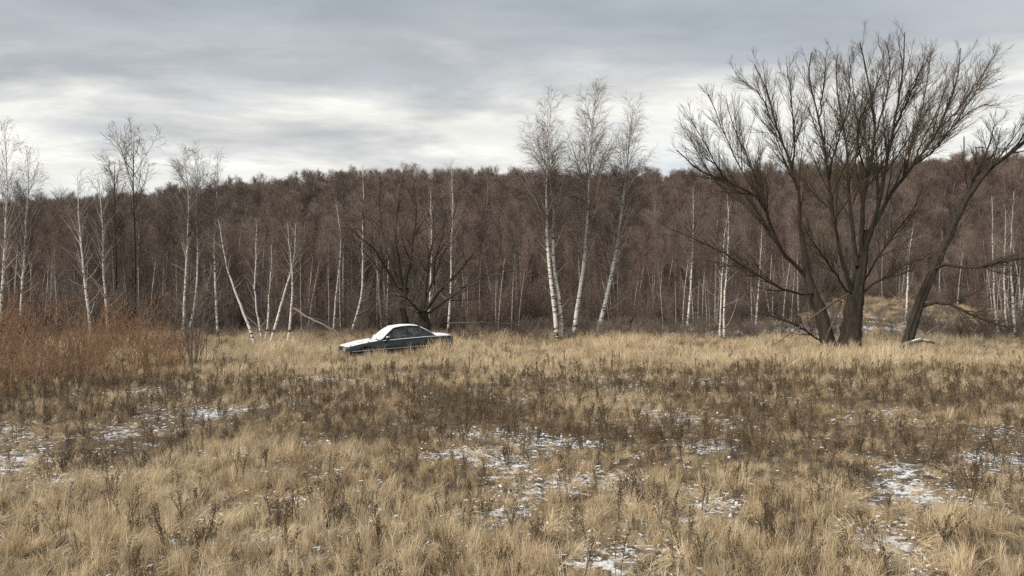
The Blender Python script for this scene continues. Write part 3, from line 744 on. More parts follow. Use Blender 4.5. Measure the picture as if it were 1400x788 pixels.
# --- brush: low bare shrubs under the wood's edge
def bush_mesh(n, h, spread, twig, lean=0, fine=.006, n2=5, n3=3, thick=.014, name='bush'):
    a0 = rng.uniform(0, 2 * np.pi, n); ro = np.abs(rng.normal(size=n)) * spread * .25
    base = np.stack([np.cos(a0) * ro, np.sin(a0) * ro, np.full(n, -.1)], -1)
    d = nrm(np.stack([np.cos(a0) * spread * rng.random(n) + lean, np.sin(a0) * spread * rng.random(n), np.full(n, h)], -1))
    L = h * rng.uniform(.6, 1.1, n)[:, None]
    pts = [base]; pos = base
    for k in range(6):
        pos = pos + d * L / 6; pts.append(pos); d = nrm(d + rng.normal(size=d.shape) * .09)
    st = np.stack(pts, 1); r = np.maximum(np.linspace(1, .3, 7)[None] * thick * rng.uniform(.6, 1.2, (n, 1)), fine)
    b2, r2 = spawn(st, r, n2, .25, 1, (18, 42), lambda t, pl: .15 + .32 * pl * (1.1 - t), 4, .02, .14, .6, .01, fine, .6)
    s = Acc(); tubes(s, st, r, 4)
    t = Acc(); tubes(t, b2, r2, 3)
    if n3:
        b3, r3 = spawn(b2, r2, n3, .2, 1, (18, 50), lambda t, pl: .1 + .4 * pl, 3, .02, .16, .7, .008, fine * .85, .8)
        tubes(t, b3, r3, 3)
    return s, t
def joined(s, t, m, m2, name):
    b = Acc(); b.v = s.v + t.v; b.n = s.n + t.n; b.order = [(f, 0) for f, _ in s.order] + [(f + s.n, 1) for f, _ in t.order]
    return b.mesh(name, [m, m2])
def brush():
    ms = []
    for k, (n, h, sp, tw) in enumerate([(16, 2.6, .9, 'wood_twig'), (16, 3.6, 1.0, 'red_twig'), (12, 1.5, 1.0, 'wood_twig'), (16, 4.6, 1.1, 'red_twig')]):
        s, t = bush_mesh(n, h, sp, None, 0, .008, 5, 3)
        ms.append(joined(s, t, MAT['grey_bark'], MAT[tw], 'brush'))
    n = 2600
    y = rng.uniform(52, 100, n); x = rng.uniform(-.85, .85, n) * y
    ok = clear_of(x, y + 4.5); x = x[ok]; y = y[ok]; n = len(x)
    # a sparser fringe of shrubs in front, right half
    m = 520; y2 = rng.uniform(43, 63, m); x2 = np.where(rng.random(m) < .75, rng.uniform(-.06, .72, m), rng.uniform(-.7, -.06, m)) * y2
    px = 700 + F * x2 / y2; k2 = rng.random(m) < np.where((px > 1180) & (px < 1240), .1, .8)
    x = np.concatenate([x, x2[k2]]); y = np.concatenate([y, y2[k2]]); small = np.concatenate([np.zeros(n), np.ones(k2.sum())]); n = len(x)
    idx = np.where(small > 0, rng.choice([0, 2], n), rng.choice(4, n)); s = rng.uniform(.7, 1.2, n) * np.where(small > 0, .6, 1)
    o = scatter('brushwood', proto_collection('brush_kind', ms), np.stack([x, y, ground(x, y)], -1), idx,
                np.stack([rng.normal(size=n) * .08, rng.normal(size=n) * .08, rng.uniform(0, 6.28, n)], -1), np.stack([s, s, s], -1))
    tag(o, 'low bare brown brushwood along the foot of the wood', 'brushwood')
brush()

# --- red-brown osier shrubs at the left
def osiers():
    protos = []
    for k in range(4):
        s, t = bush_mesh(22, rng.uniform(1.9, 2.9), 1.5, None, .25, .0045, 5, 2, .012)
        protos.append((s.mesh('stems', MAT['osier']), t.mesh('twigs', MAT['osier'])))
    spots = []
    for py_y, pxs in ((15.8, (-20, 40, 95)), (17.5, (-40, 15, 70, 120, 175)), (20, (-30, 30, 95, 160, 205)), (23, (-20, 45, 105, 165, 215, 240)), (26.5, (-10, 50, 110, 170, 225)), (30, (0, 60, 120, 180, 225, 262)), (34, (20, 90, 160))):
        for px in pxs: spots.append((Xof(px + rng.normal() * 22, py_y), py_y + rng.normal() * 1.1))
    for i, (x, y) in enumerate(spots):
        k = int(rng.integers(4)); px = 700 + F * x / y
        s = rng.uniform(.5, 1.25) * np.interp(px, [100, 190, 270], [1, .85, .55]) * np.interp(y, [17, 20, 26, 31], [.55, .85, 1.1, 1.4])
        root = empty('osier_shrub', (x, y, gz(x, y))); root.rotation_euler = (0, 0, rng.normal() * .5); root.scale = (s * 1.15, s * 1.15, s)
        row = 'front' if y < 21.5 else ('middle' if y < 28 else 'back'); side = 'at the left edge' if px < 60 else ('in mid thicket' if px < 150 else 'towards the grey shrub')
        tag(root, 'reddish brown leafless osier shrub, ' + row + ' row of the left thicket, ' + side, 'shrub', 'osier shrubs, ' + row + ' row, ' + side)
        mesh_obj('stems', protos[k][0], root); mesh_obj('twigs', protos[k][1], root)
    # grey shrub at the right end of the thicket
    s, t = bush_mesh(20, 3.4, 1.1, None, 0, .005, 6, 3, .018)
    x, y = Xof(266, 24), 24.0
    root = empty('grey_shrub', (x, y, gz(x, y))); tag(root, 'grey bare shrub at the right end of the red thicket', 'shrub')
    mesh_obj('stems', s.mesh('stems', MAT['grey_bark']), root); mesh_obj('twigs', t.mesh('twigs', MAT['wood_twig']), root)
osiers()

# ------------------------------------------------------------------ fallen wood and other small things
def log(name, label, pts, r0, r1, mat, snow=False, nb=3, cat='log', Y=None):
    w = np.array([P(a, b, c) for a, b, c in pts]); base = np.array([w[0][0], w[0][1], gz(w[0][0], w[0][1])])
    root = empty(name, tuple(base)); tag(root, label, cat)
    q = resample(w - base, 16); q += rng.normal(size=q.shape) * .02; r = rad_along(16, r0, r1)
    a = Acc(); tubes(a, q, r, 10, 0, .05, True); mesh_obj('trunk', a.mesh('trunk', mat), root)
    if nb:
        b, br = spawn(q[None], r[None], nb, .3, .95, (30, 65), lambda t, pl: .5 + .18 * pl + 0 * t, 7, .02, .12, .5, .05, .008, .3)
        a = Acc(); tubes(a, b, br, 5); mesh_obj('branches', a.mesh('branches', mat), root)
    if snow:
        c_ = slice(4, 12); a = Acc(); tubes(a, (q + np.array([0, 0, .62]) * r[:, None])[c_], (r * .62)[c_] * np.array([.3, .8, 1, 1.1, .8, 1, .7, .25]), 10, 0, .16, True); mesh_obj('snow_cap', a.mesh('snow_cap', MAT['snow']), root)
    return root
log('fallen_tree', 'snow-topped fallen trunk arching over grass beside slanting willow', [(1212, 482, 34.5), (1228, 475, 34.8), (1248, 468, 35), (1266, 466, 35.2), (1290, 473, 35.6), (1325, 480, 36)], .10, .03, MAT['grey_bark'], True, 4)
log('fallen_branch', 'thin snowy fallen branch right of the arching fallen trunk', [(1318, 484, 36), (1338, 477, 36.2), (1345, 473, 36.3), (1362, 484, 36.5)], .06, .03, MAT['grey_bark'], True, 2)
log('fallen_tree', 'thin fallen stem slanting down from the thicket left of the car', [(402, 422, 46), (425, 436, 45), (448, 447, 44), (470, 462, 43)], .07, .04, MAT['grey_bark'], False, 6)
log('fallen_tree', 'dark fallen trunk lying level behind the car at the wood edge', [(612, 442, 54), (650, 441, 54), (700, 443, 54), (712, 445, 54)], .055, .025, MAT['grey_bark'], False, 6)
log('fallen_tree', 'snowy fallen trunk lying level behind the tall birches', [(780, 458, 55), (812, 457, 55), (845, 458, 55), (872, 460, 55)], .10, .06, MAT['grey_bark'], True, 3)

def stump():
    Y = 56.0; x = Xof(857, Y); z = gz(x, Y)
    root = empty('tree_stump', (x, Y, z)); tag(root, 'small black upturned stump right of the tall birches', 'stump')
    h = EYE + (HOR - 434) / F * Y - z
    q = np.array([[0, 0, -.05], [.02, 0, h * .3], [0, 0, h * .62], [.03, 0, h * .8], [.02, 0, h * .92]])
    a = Acc(); tubes(a, resample(q, 9), np.interp(np.linspace(0, 1, 9), [0, .3, .6, .85, 1], [.30, .24, .36, .46, .40]), 14, 0, .09, True); mesh_obj('trunk', a.mesh('trunk', MAT['dark_bark']), root)
    a = Acc(); b, r = spawn(resample(q, 9)[None], np.full((1, 9), .1), 16, .5, 1, (50, 95), lambda t, pl: .25 + .25 * rng.random(t.shape), 5, .05, .25, .5, .06, .015, .3); tubes(a, b, r, 5)
    mesh_obj('roots', a.mesh('roots', MAT['dark_bark']), root)
stump()

def box(a, c, s, mat=0, taper=1.0):
    c = np.array(c, float); s = np.array(s, float) / 2
    v = np.array([[x, y, z] for z in (-1, 1) for y in (-1, 1) for x in (-1, 1)], float)
    v[4:, :2] *= taper
    v = v * s + c
    f = np.array([[0, 2, 3, 1], [4, 5, 7, 6], [0, 1, 5, 4], [2, 6, 7, 3], [0, 4, 6, 2], [1, 3, 7, 5]])
    a.add(v, f, mat)

def pylons():
    Y = 262.0
    x = Xof(1318, Y); z = gz(x, Y); zt = EYE + (HOR - 187) / F * Y
    root = empty('power_mast', (x, Y, z)); tag(root, 'thin grey power mast rising over the wood at right', 'mast')
    a = Acc(); tubes(a, np.array([[0, 0, -.3], [0, 0, (zt - z) * .5], [0, 0, zt - z]]), np.array([.42, .36, .22]), 8); mesh_obj('pole', a.mesh('pole', MAT['steel']), root)
    for k, w in ((6.5, 5.0), (9.5, 6.5)):
        a = Acc(); box(a, (0, 0, zt - z - k), (w, .22, .22)); mesh_obj('cross_arm', a.mesh('cross_arm', MAT['steel'], False), root)
    for p0, p1, top, lab in ((1335, 1343, 201, 'small dark portal pylon just right of the power mast'), (1366, 1376, 203, 'wider portal pylon farther right of the power mast')):
        xa, xb = Xof(p0, Y), Xof(p1, Y); xm = (xa + xb) / 2; z = gz(xm, Y); zt = EYE + (HOR - top) / F * Y
        root = empty('portal_pylon', (xm, Y, z)); tag(root, lab, 'pylon')
        for xx in (xa, xb):
            a = Acc(); tubes(a, np.array([[xx - xm, 0, -.3], [xx - xm, 0, zt - z]]), np.array([.3, .22]), 8); mesh_obj('post', a.mesh('post', MAT['steel']), root)
        a = Acc(); box(a, (0, 0, zt - z - .2), ((xb - xa) * 1.7, .3, .35)); mesh_obj('cross_arm', a.mesh('cross_arm', MAT['steel'], False), root)
pylons()

# ------------------------------------------------------------------ the abandoned car
def grid_faces(nu, nv):
    i = np.arange(nu - 1)[:, None] * nv + np.arange(nv - 1)[None]
    return np.stack([i, i + 1, i + nv + 1, i + nv], -1).reshape(-1, 4)

def build_car():
    theta = math.radians(27); pitch = math.radians(3.0)
    Yc = 32.0; Xc = Xof(542, Yc); zc = gz(Xc, Yc)
    root = empty('sedan_car', (Xc, Yc, zc - .06)); root.rotation_euler = (0, -pitch, theta)
    tag(root, 'abandoned dark blue-grey sedan with snow-covered bonnet and roof, sunk in tall grass', 'car')
    LEN = 4.72; x0 = -LEN / 2; WH = .31
    fw, rw = .86, 3.68       # wheel centres from the nose
    bel = lambda x: np.interp(x, [0, .1, .6, 1.5, 2.6, 3.6, 4.5, LEN], [.66, .72, .80, .885, .91, .915, .885, .80])
    top = lambda x: np.interp(x, [0, .04, .15, .6, 1.0, 1.42, 1.5, 3.9, 3.98, 4.3, 4.62, 4.69, LEN], [.62, .70, .745, .83, .885, .93, .93, .945, .945, .94, .905, .875, .80])
    wid = lambda x: np.interp(x, [0, .06, .2, .6, 1.3, 2.4, 3.6, 4.3, 4.6, LEN], [.66, .74, .80, .845, .865, .87, .86, .83, .79, .72])
    def bot(x):
        b = np.interp(x, [0, .15, .5, 4.2, 4.6, LEN], [.34, .24, .20, .20, .27, .34])
        for c in (fw, rw):
            d = np.abs(x - c); b = np.where(d < .37, np.maximum(b, .30 + np.sqrt(np.maximum(.37 ** 2 - d ** 2, 0)) ), b)
        return b
    xs = np.unique(np.concatenate([np.linspace(0, .2, 7), np.linspace(.2, LEN - .2, 88), np.linspace(LEN - .2, LEN, 7)]))
    def section(x):
        w, b, s, t = wid(x), bot(x), bel(x), top(x)
        m1 = np.maximum(b + .02, .44); m2 = np.maximum(m1 + .02, .60); m3 = np.maximum(m2 + .02, .5 * (.60 + s) + .03); m3 = np.minimum(m3, s - .01)
        ys = np.stack([w * .955, w * .985, w, w * .992, w * .955, w * .90, w * .6, w * .3, 0 * w], -1)
        zs = np.stack([b, m1, np.minimum(m2, s - .03), m3, s, s + (t - s) * .55, s + (t - s) * .93, t + .004, t + .008], -1)
        return ys, zs
    ys, zs = section(xs)
    yy = np.concatenate([ys, -ys[:, -2::-1]], 1); zz = np.concatenate([zs, zs[:, -2::-1]], 1)
    V = np.stack([np.broadcast_to((xs + x0)[:, None], yy.shape), yy, zz], -1)
    nv = V.shape[1]
    a = Acc(); a.add(V.reshape(-1, 3), grid_faces(len(xs), nv))
    # nose and tail faces
    for e in (0, -1):
        ring = V[e]; c = ring.mean(0, keepdims=True); c[0, 0] += -.05 if e == 0 else .03
        f = np.stack([np.arange(nv - 1), np.arange(1, nv), np.full(nv - 1, nv)], -1); f = np.vstack([f, [[nv - 1, 0, nv]]])
        a.add(np.vstack([ring, c]), f if e else f[:, ::-1])
    mesh_obj('body', a.mesh('body', MAT['paint']), root)
    X = lambda x: x + x0
    # belt and rub strips, door seams, handles on both sides
    for s in (1, -1):
        xx = np.linspace(.25, 4.55, 40)
        w = np.stack([X(xx), s * (wid(xx) + .004), np.full(40, .545)], -1)
        a = Acc(); tubes(a, w, np.full(40, .022), 6); mesh_obj('rub_strip', a.mesh('rub_strip', MAT['trim']), root)
        xx = np.linspace(1.55, 4.45, 40); w = np.stack([X(xx), s * (wid(xx) * .955 + .006), bel(xx) + .005], -1)
        a = Acc(); tubes(a, w, np.full(40, .018), 6); mesh_obj('snow_ledge', a.mesh('snow_ledge', MAT['snow']), root)
        for sx in (1.48, 2.62, 3.62):
            zz_ = np.linspace(.52 if sx > 3 else .24, bel(sx) - .01, 8); w_ = np.interp(zz_, [.2, .44, .6, .75, .92], [.955, .985, 1, .992, .955]) * wid(sx)
            a = Acc(); tubes(a, np.stack([np.full(8, X(sx)), s * (w_ + .001), zz_], -1), np.full(8, .006), 4); mesh_obj('door_seam', a.mesh('door_seam', MAT['rubber']), root)
        for sx in (2.42, 3.46):
            a = Acc(); box(a, (X(sx), s * (wid(sx) + .016), .76), (.18, .03, .035)); mesh_obj('door_handle', a.mesh('door_handle', MAT['rubber'], False), root)
        # wheels
        for cxw in (fw, rw):
            wr = empty('wheel', (X(cxw), s * .76, WH)); wr.parent = root
            prof = np.array([[-.10, .20], [-.10, .29], [-.07, .31], [.07, .31], [.10, .29], [.10, .20]])
            an = np.linspace(0, 2 * np.pi, 29)[:-1]
            v = np.stack([np.stack([np.cos(an) * r, np.full(28, yv), np.sin(an) * r], -1) for yv, r in prof], 0)
            f = grid_faces(6, 28); k = np.arange(5)[:, None] * 28; f2 = np.stack([k[:, 0] + 27, k[:, 0], k[:, 0] + 28, k[:, 0] + 55], -1)
            a = Acc(); a.add(v.reshape(-1, 3), np.vstack([f, f2])); mesh_obj('tyre', a.mesh('tyre', MAT['rubber']), wr)
            a = Acc(); an2 = an
            ring = np.stack([np.cos(an2) * .2, np.full(28, s * .085), np.sin(an2) * .2], -1); ring2 = ring * np.array([.3, 1, .3]) + np.array([0, s * .012, 0])
            k = np.arange(28); q = np.stack([k, (k + 1) % 28, 28 + (k + 1) % 28, 28 + k], -1); a.add(np.vstack([ring, ring2]), [q, (28 + k)[None]])
            mesh_obj('rim', a.mesh('rim', MAT['rim']), wr)
        # mirror
        a = Acc(); box(a, (X(1.72), s * .95, .97), (.10, .19, .13), 0, .82); box(a, (X(1.74), s * .86, .93), (.06, .10, .04)); mo = mesh_obj('wing_mirror', a.mesh('wing_mirror', MAT['rubber'], False), root)
        a = Acc(); box(a, (X(1.72), s * .95, 1.045), (.09, .17, .03), 0, .8); mesh_obj('snow_cap', a.mesh('snow_cap', MAT['snow'], False), mo)
        # lamps
        a = Acc(); box(a, (X(.03), s * .53, .63), (.09, .30, .13)); mesh_obj('headlight', a.mesh('headlight', MAT['lamp_glass'], False), root)
        a = Acc(); box(a, (X(LEN - .02), s * .56, .76), (.08, .30, .17)); mesh_obj('tail_light', a.mesh('tail_light', MAT['tail_glass'], False), root)
    a = Acc(); box(a, (X(-.02), 0, .62), (.06, .62, .17)); mesh_obj('grille', a.mesh('grille', MAT['rubber'], False), root)
    for xc_, w_ in ((-.02, .82), (LEN, .82)):
        yv = np.linspace(-w_, w_, 17); xv = xc_ + (np.abs(yv) / w_) ** 4 * (.22 if xc_ < 1 else -.22)
        a = Acc()
        pr = np.array([[0, -.09], [-.06, -.07], [-.08, 0], [-.06, .07], [0, .09]]) * (1 if xc_ < 1 else -1)
        v = np.stack([np.stack([X(xv) + p[0], yv, np.full(17, .46) + p[1]], -1) for p in pr], 0); a.add(v.reshape(-1, 3), grid_faces(5, 17))
        mesh_obj('bumper', a.mesh('bumper', MAT['rubber']), root)
    # glasshouse
    zb = .93
    def roof(u, v):      # u front to back 0..1, v -1..1
        x = 2.12 + u * 1.14 - (1 - v * v) * .06 * (1 - u) + (1 - v * v) * .05 * u
        y = v * (.60 - .02 * np.abs(u - .45))
        z = 1.355 + .055 * (1 - (2 * u - .95) ** 2) + .03 * (1 - v * v)
        return np.stack([X(x), y, z], -1)
    def screen(u, v):    # u bottom to top
        bx = 1.56 - (1 - v * v) * .18; by = v * .74; bz = .925 + .02 * (1 - v * v)
        t_ = roof(np.zeros_like(v), v); b_ = np.stack([X(bx), by, bz], -1)
        p = b_ + (t_ - b_) * u[..., None]; p[..., 2] += .025 * np.sin(np.pi * u); return p
    def rear(u, v):
        bx = 3.93 + (1 - v * v) * .08; by = v * .71; bz = .942 + 0 * v
        t_ = roof(np.ones_like(v), v); b_ = np.stack([X(bx), by, bz], -1)
        p = t_ + (b_ - t_) * u[..., None]; p[..., 2] += .02 * np.sin(np.pi * u); return p
    def hood(u, v):
        x = .10 + u * 1.28; y = v * wid(x) * .90; 
        ysec, zsec = section(x.reshape(-1)); zt = np.array([np.interp(abs(yv), ysec[i][::-1], zsec[i][::-1]) for i, yv in enumerate(y.reshape(-1))]).reshape(x.shape)
        return np.stack([X(x), y, zt], -1)
    def deck(u, v):
        x = 4.0 + u * .66; y = v * wid(x) * .90
        ysec, zsec = section(x.reshape(-1)); zt = np.array([np.interp(abs(yv), ysec[i][::-1], zsec[i][::-1]) for i, yv in enumerate(y.reshape(-1))]).reshape(x.shape)
        return np.stack([X(x), y, zt], -1)
    def patch(fn, nu, nv_, u0=0, u1=1, v0=-1, v1=1, off=0.0, taper=False, nz=0.0, seed=0):
        U, Vv = np.meshgrid(np.linspace(u0, u1, nu), np.linspace(v0, v1, nv_), indexing='ij')
        p = fn(U, Vv)
        if off:
            du = np.gradient(p, axis=0); dv = np.gradient(p, axis=1); n = nrm(np.cross(du, dv)); n = np.where(n[..., 2:3] < 0, -n, n)
            th = np.full(U.shape, off)
            th = th * (1 + nz * (fbm(p[..., 0] * 5 + seed, p[..., 1] * 5, seed, 3) - .5) * 2)
            if taper:
                su = np.linspace(0, 1, nu)[:, None]; sv = np.linspace(0, 1, nv_)[None]
                e = np.minimum(np.minimum(su, 1 - su) * nu / 2.0, np.minimum(sv, 1 - sv) * nv_ / 2.0); th = th * np.clip(e + .02, -.1, 1) ** .5
                th = np.where(e <= 0, -.004, th)
            p = p + n * th[..., None]
        a = Acc(); a.add(p.reshape(-1, 3), grid_faces(nu, nv_)); return a
    mesh_obj('roof', patch(roof, 14, 15).mesh('roof', MAT['paint']), root)
    mesh_obj('windscreen', patch(screen, 8, 15).mesh('windscreen', MAT['glass']), root)
    mesh_obj('rear_window', patch(rear, 8, 15).mesh('rear_window', MAT['glass']), root)
    for fn, nm, nu, nvv, th, sd in ((hood, 'bonnet_snow', 30, 34, .035, 3), (screen, 'windscreen_snow', 22, 30, .022, 4), (roof, 'roof_snow', 26, 28, .042, 5), (rear, 'rear_window_snow', 14, 24, .02, 6), (deck, 'boot_snow', 16, 30, .045, 7)):
        mesh_obj(nm, patch(fn, nu, nvv, off=th, taper=True, nz=.5, seed=sd, v0=-.97, v1=.97).mesh(nm, MAT['car_snow'] if nm in ('bonnet_snow', 'windscreen_snow') else MAT['snow']), root)
    # side windows with pillars
    for s in (1, -1):
        A0 = screen(np.array([0.]), np.array([s * 1.]))[0]; A1 = screen(np.array([1.]), np.array([s * 1.]))[0]
        C1 = rear(np.array([0.]), np.array([s * 1.]))[0]; C0 = rear(np.array([1.]), np.array([s * 1.]))[0]
        def side(x, f):   # point at height fraction f (0 belt, 1 roof rail) for given x
            yb, zb_ = s * .775, .925
            lo = np.array([X(x), s * np.interp(x, [1.5, 2.5, 3.95], [.755, .79, .735]), zb_])
            # roof rail height at x
            if X(x) < A1[0]: k = (X(x) - A0[0]) / (A1[0] - A0[0]); hi = A0 + (A1 - A0) * k
            elif X(x) > C1[0]: k = (X(x) - C1[0]) / (C0[0] - C1[0]); hi = C1 + (C0 - C1) * k
            else: hi = roof(np.array([(X(x) - A1[0]) / (C1[0] - A1[0])]), np.array([s * 1.]))[0]
            hi = hi.copy(); hi[0] = X(x); return lo + (hi - lo) * f
        def strip(xa, xb, fa, fb, n=14, m=5, inset=.0):
            g = np.array([[side(x, f) for f in np.linspace(fa, fb, m)] for x in np.linspace(xa, xb, n)])
            bulge = np.sin(np.linspace(0, 1, m) * np.pi)[None] * .015; g[..., 1] += s * (bulge - inset)
            a = Acc(); a.add(g.reshape(-1, 3), grid_faces(n, m)); return a
        mesh_obj('side_window', strip(1.74, 2.58, .02, .93, 18, 6, .006).mesh('side_window', MAT['glass']), root)
        mesh_obj('side_window', strip(2.66, 3.56, .02, .93, 18, 6, .006).mesh('side_window', MAT['glass']), root)
        # frames: pillars as solid bars
        def bar(pts, r, nm):
            q = resample(np.array(pts), 10); a = Acc(); tubes(a, q, np.full(10, r), 7); mesh_obj(nm, a.mesh(nm, MAT['paint']), root)
        bar([A0, A0 + (A1 - A0) * .5 + np.array([0, 0, .015]), A1], .035, 'front_pillar')
        bar([side(2.62, 0), side(2.62, .5) + np.array([0, s * .012, 0]), side(2.62, 1)], .036, 'door_pillar')
        bar([side(x, 1) for x in np.linspace(2.12, 3.26, 8)], .03, 'roof_rail')
        mesh_obj('rear_pillar', strip(3.54, 3.93, 0, 1, 12, 5, -.004).mesh('rear_pillar', MAT['paint']), root)
        mesh_obj('window_corner', strip(1.58, 1.76, 0, 1, 6, 4, -.004).mesh('window_corner', MAT['paint']), root)
    for sx in (2.35, 3.25):
        for s in (1, -1):
            a = Acc(); box(a, (X(sx), s * .36, 1.0), (.12, .42, .22), 0, .85); box(a, (X(sx) + .02, s * .36, 1.17), (.09, .24, .13), 0, .85); mesh_obj('seat', a.mesh('seat', MAT['interior'], False), root)
build_car()

# ------------------------------------------------------------------ grass, weeds, snow in the grass
def grass_clump(n, h, spread, lean, w=.0042, flat=0.0, segs=5, curl=.35, dirv=None):
    az = rng.uniform(0, 2 * np.pi, n); ro = spread * np.sqrt(rng.random(n))
    pos = np.stack([np.cos(az) * ro, np.sin(az) * ro, np.full(n, -.03)], -1)
    az2 = rng.uniform(0, 2 * np.pi, n)
    out = np.stack([np.cos(az2), np.sin(az2), np.zeros(n)], -1)
    if dirv is not None: out = nrm(out * .7 + np.array(dirv))
    tilt = np.abs(rng.normal(size=(n, 1))) * lean + flat
    d = nrm(np.array([0, 0, 1.0]) + out * tilt)
    L = h * rng.uniform(.45, 1.15, (n, 1))
    pts = [pos]
    for k in range(segs):
        pos = pos + d * L / segs; pos = np.maximum(pos, np.array([-9, -9, .004 if k else -.02])); pts.append(pos)
        d = nrm(d + out * curl * rng.uniform(.2, 1, (n, 1)) * (k + 1) / segs + np.array([0, 0, -curl * .4 * (k + 1) / segs]) + rng.normal(size=d.shape) * .07)
    pts = np.stack(pts, 1)                                   # n, segs+1, 3
    side = nrm(np.cross(nrm(pts[:, -1] - pts[:, 0]), rng.normal(size=(n, 3))))
    wd = (w * np.array([.8, 1, .95, .8, .55, .12])[:segs + 1])[None, :, None] * rng.uniform(.6, 1.3, (n, 1, 1))
    v = np.stack([pts - side[:, None] * wd, pts + side[:, None] * wd], 2).reshape(-1, 3)
    m = segs + 1; b = (np.arange(n) * m * 2)[:, None]; i = (np.arange(segs) * 2)[None]
    q = np.stack([b + i, b + i + 1, b + i + 3, b + i + 2], -1).reshape(-1, 4)
    sh = np.repeat(rng.random(n), m * 2) * .75 + np.tile(np.repeat(np.linspace(0, .25, m), 2), n)
    return v, q, sh
def clump_mesh(name, mat, **k):
    v, q, sh = grass_clump(**k)
    me = new_mesh(name, v, [q], mat); a = me.attributes.new('shade', 'FLOAT', 'POINT'); a.data.foreach_set('value', sh.astype(np.float32)); return me

def weed_parts(h, nst, nbr, head=.012):
    """a dead herb: stiff stalks, side shoots, clustered seed heads"""
    az = rng.uniform(0, 6.28, nst); base = np.stack([np.cos(az) * .04, np.sin(az) * .04, np.full(nst, -.04)], -1)
    d = nrm(np.stack([rng.normal(size=nst) * .16, rng.normal(size=nst) * .16, np.ones(nst)], -1)); L = h * rng.uniform(.7, 1.1, (nst, 1)); p = base; pts = [p]
    for k in range(5): p = p + d * L / 5; pts.append(p); d = nrm(d + rng.normal(size=d.shape) * .07)
    st = np.stack(pts, 1); r = np.linspace(.0038, .0018, 6)[None] * np.ones((nst, 1))
    b, br = spawn(st, r, nbr, .40, 1, (10, 30), lambda t, pl: .05 + .22 * h * (1.15 - t), 4, .05, .08, .7, .0022, .0012, .6)
    s = Acc(); tubes(s, st, r, 3); tubes(s, b, br, 3)
    hd = Acc(); tips = np.concatenate([b[:, -1], b[:, -2], st[:, -1]])
    oc = np.array([[1, 0, 0], [-1, 0, 0], [0, 1, 0], [0, -1, 0], [0, 0, 1.5], [0, 0, -1.2]]); of = np.array([[0, 2, 4], [2, 1, 4], [1, 3, 4], [3, 0, 4], [2, 0, 5], [1, 2, 5], [3, 1, 5], [0, 3, 5]])
    for t in tips:
        for _ in range(2): hd.add(oc * head * rng.uniform(.5, 1.1) * rng.uniform(.7, 1.3, (6, 3)) + t + rng.normal(size=3) * head, of)
    return s, hd
def shade_attr(me, lo, hi):
    a = me.attributes.new('shade', 'FLOAT', 'POINT'); a.data.foreach_set('value', (lo + (hi - lo) * rng.random(len(me.vertices) // 18 + 1).repeat(18)[:len(me.vertices)]).astype(np.float32)); return me

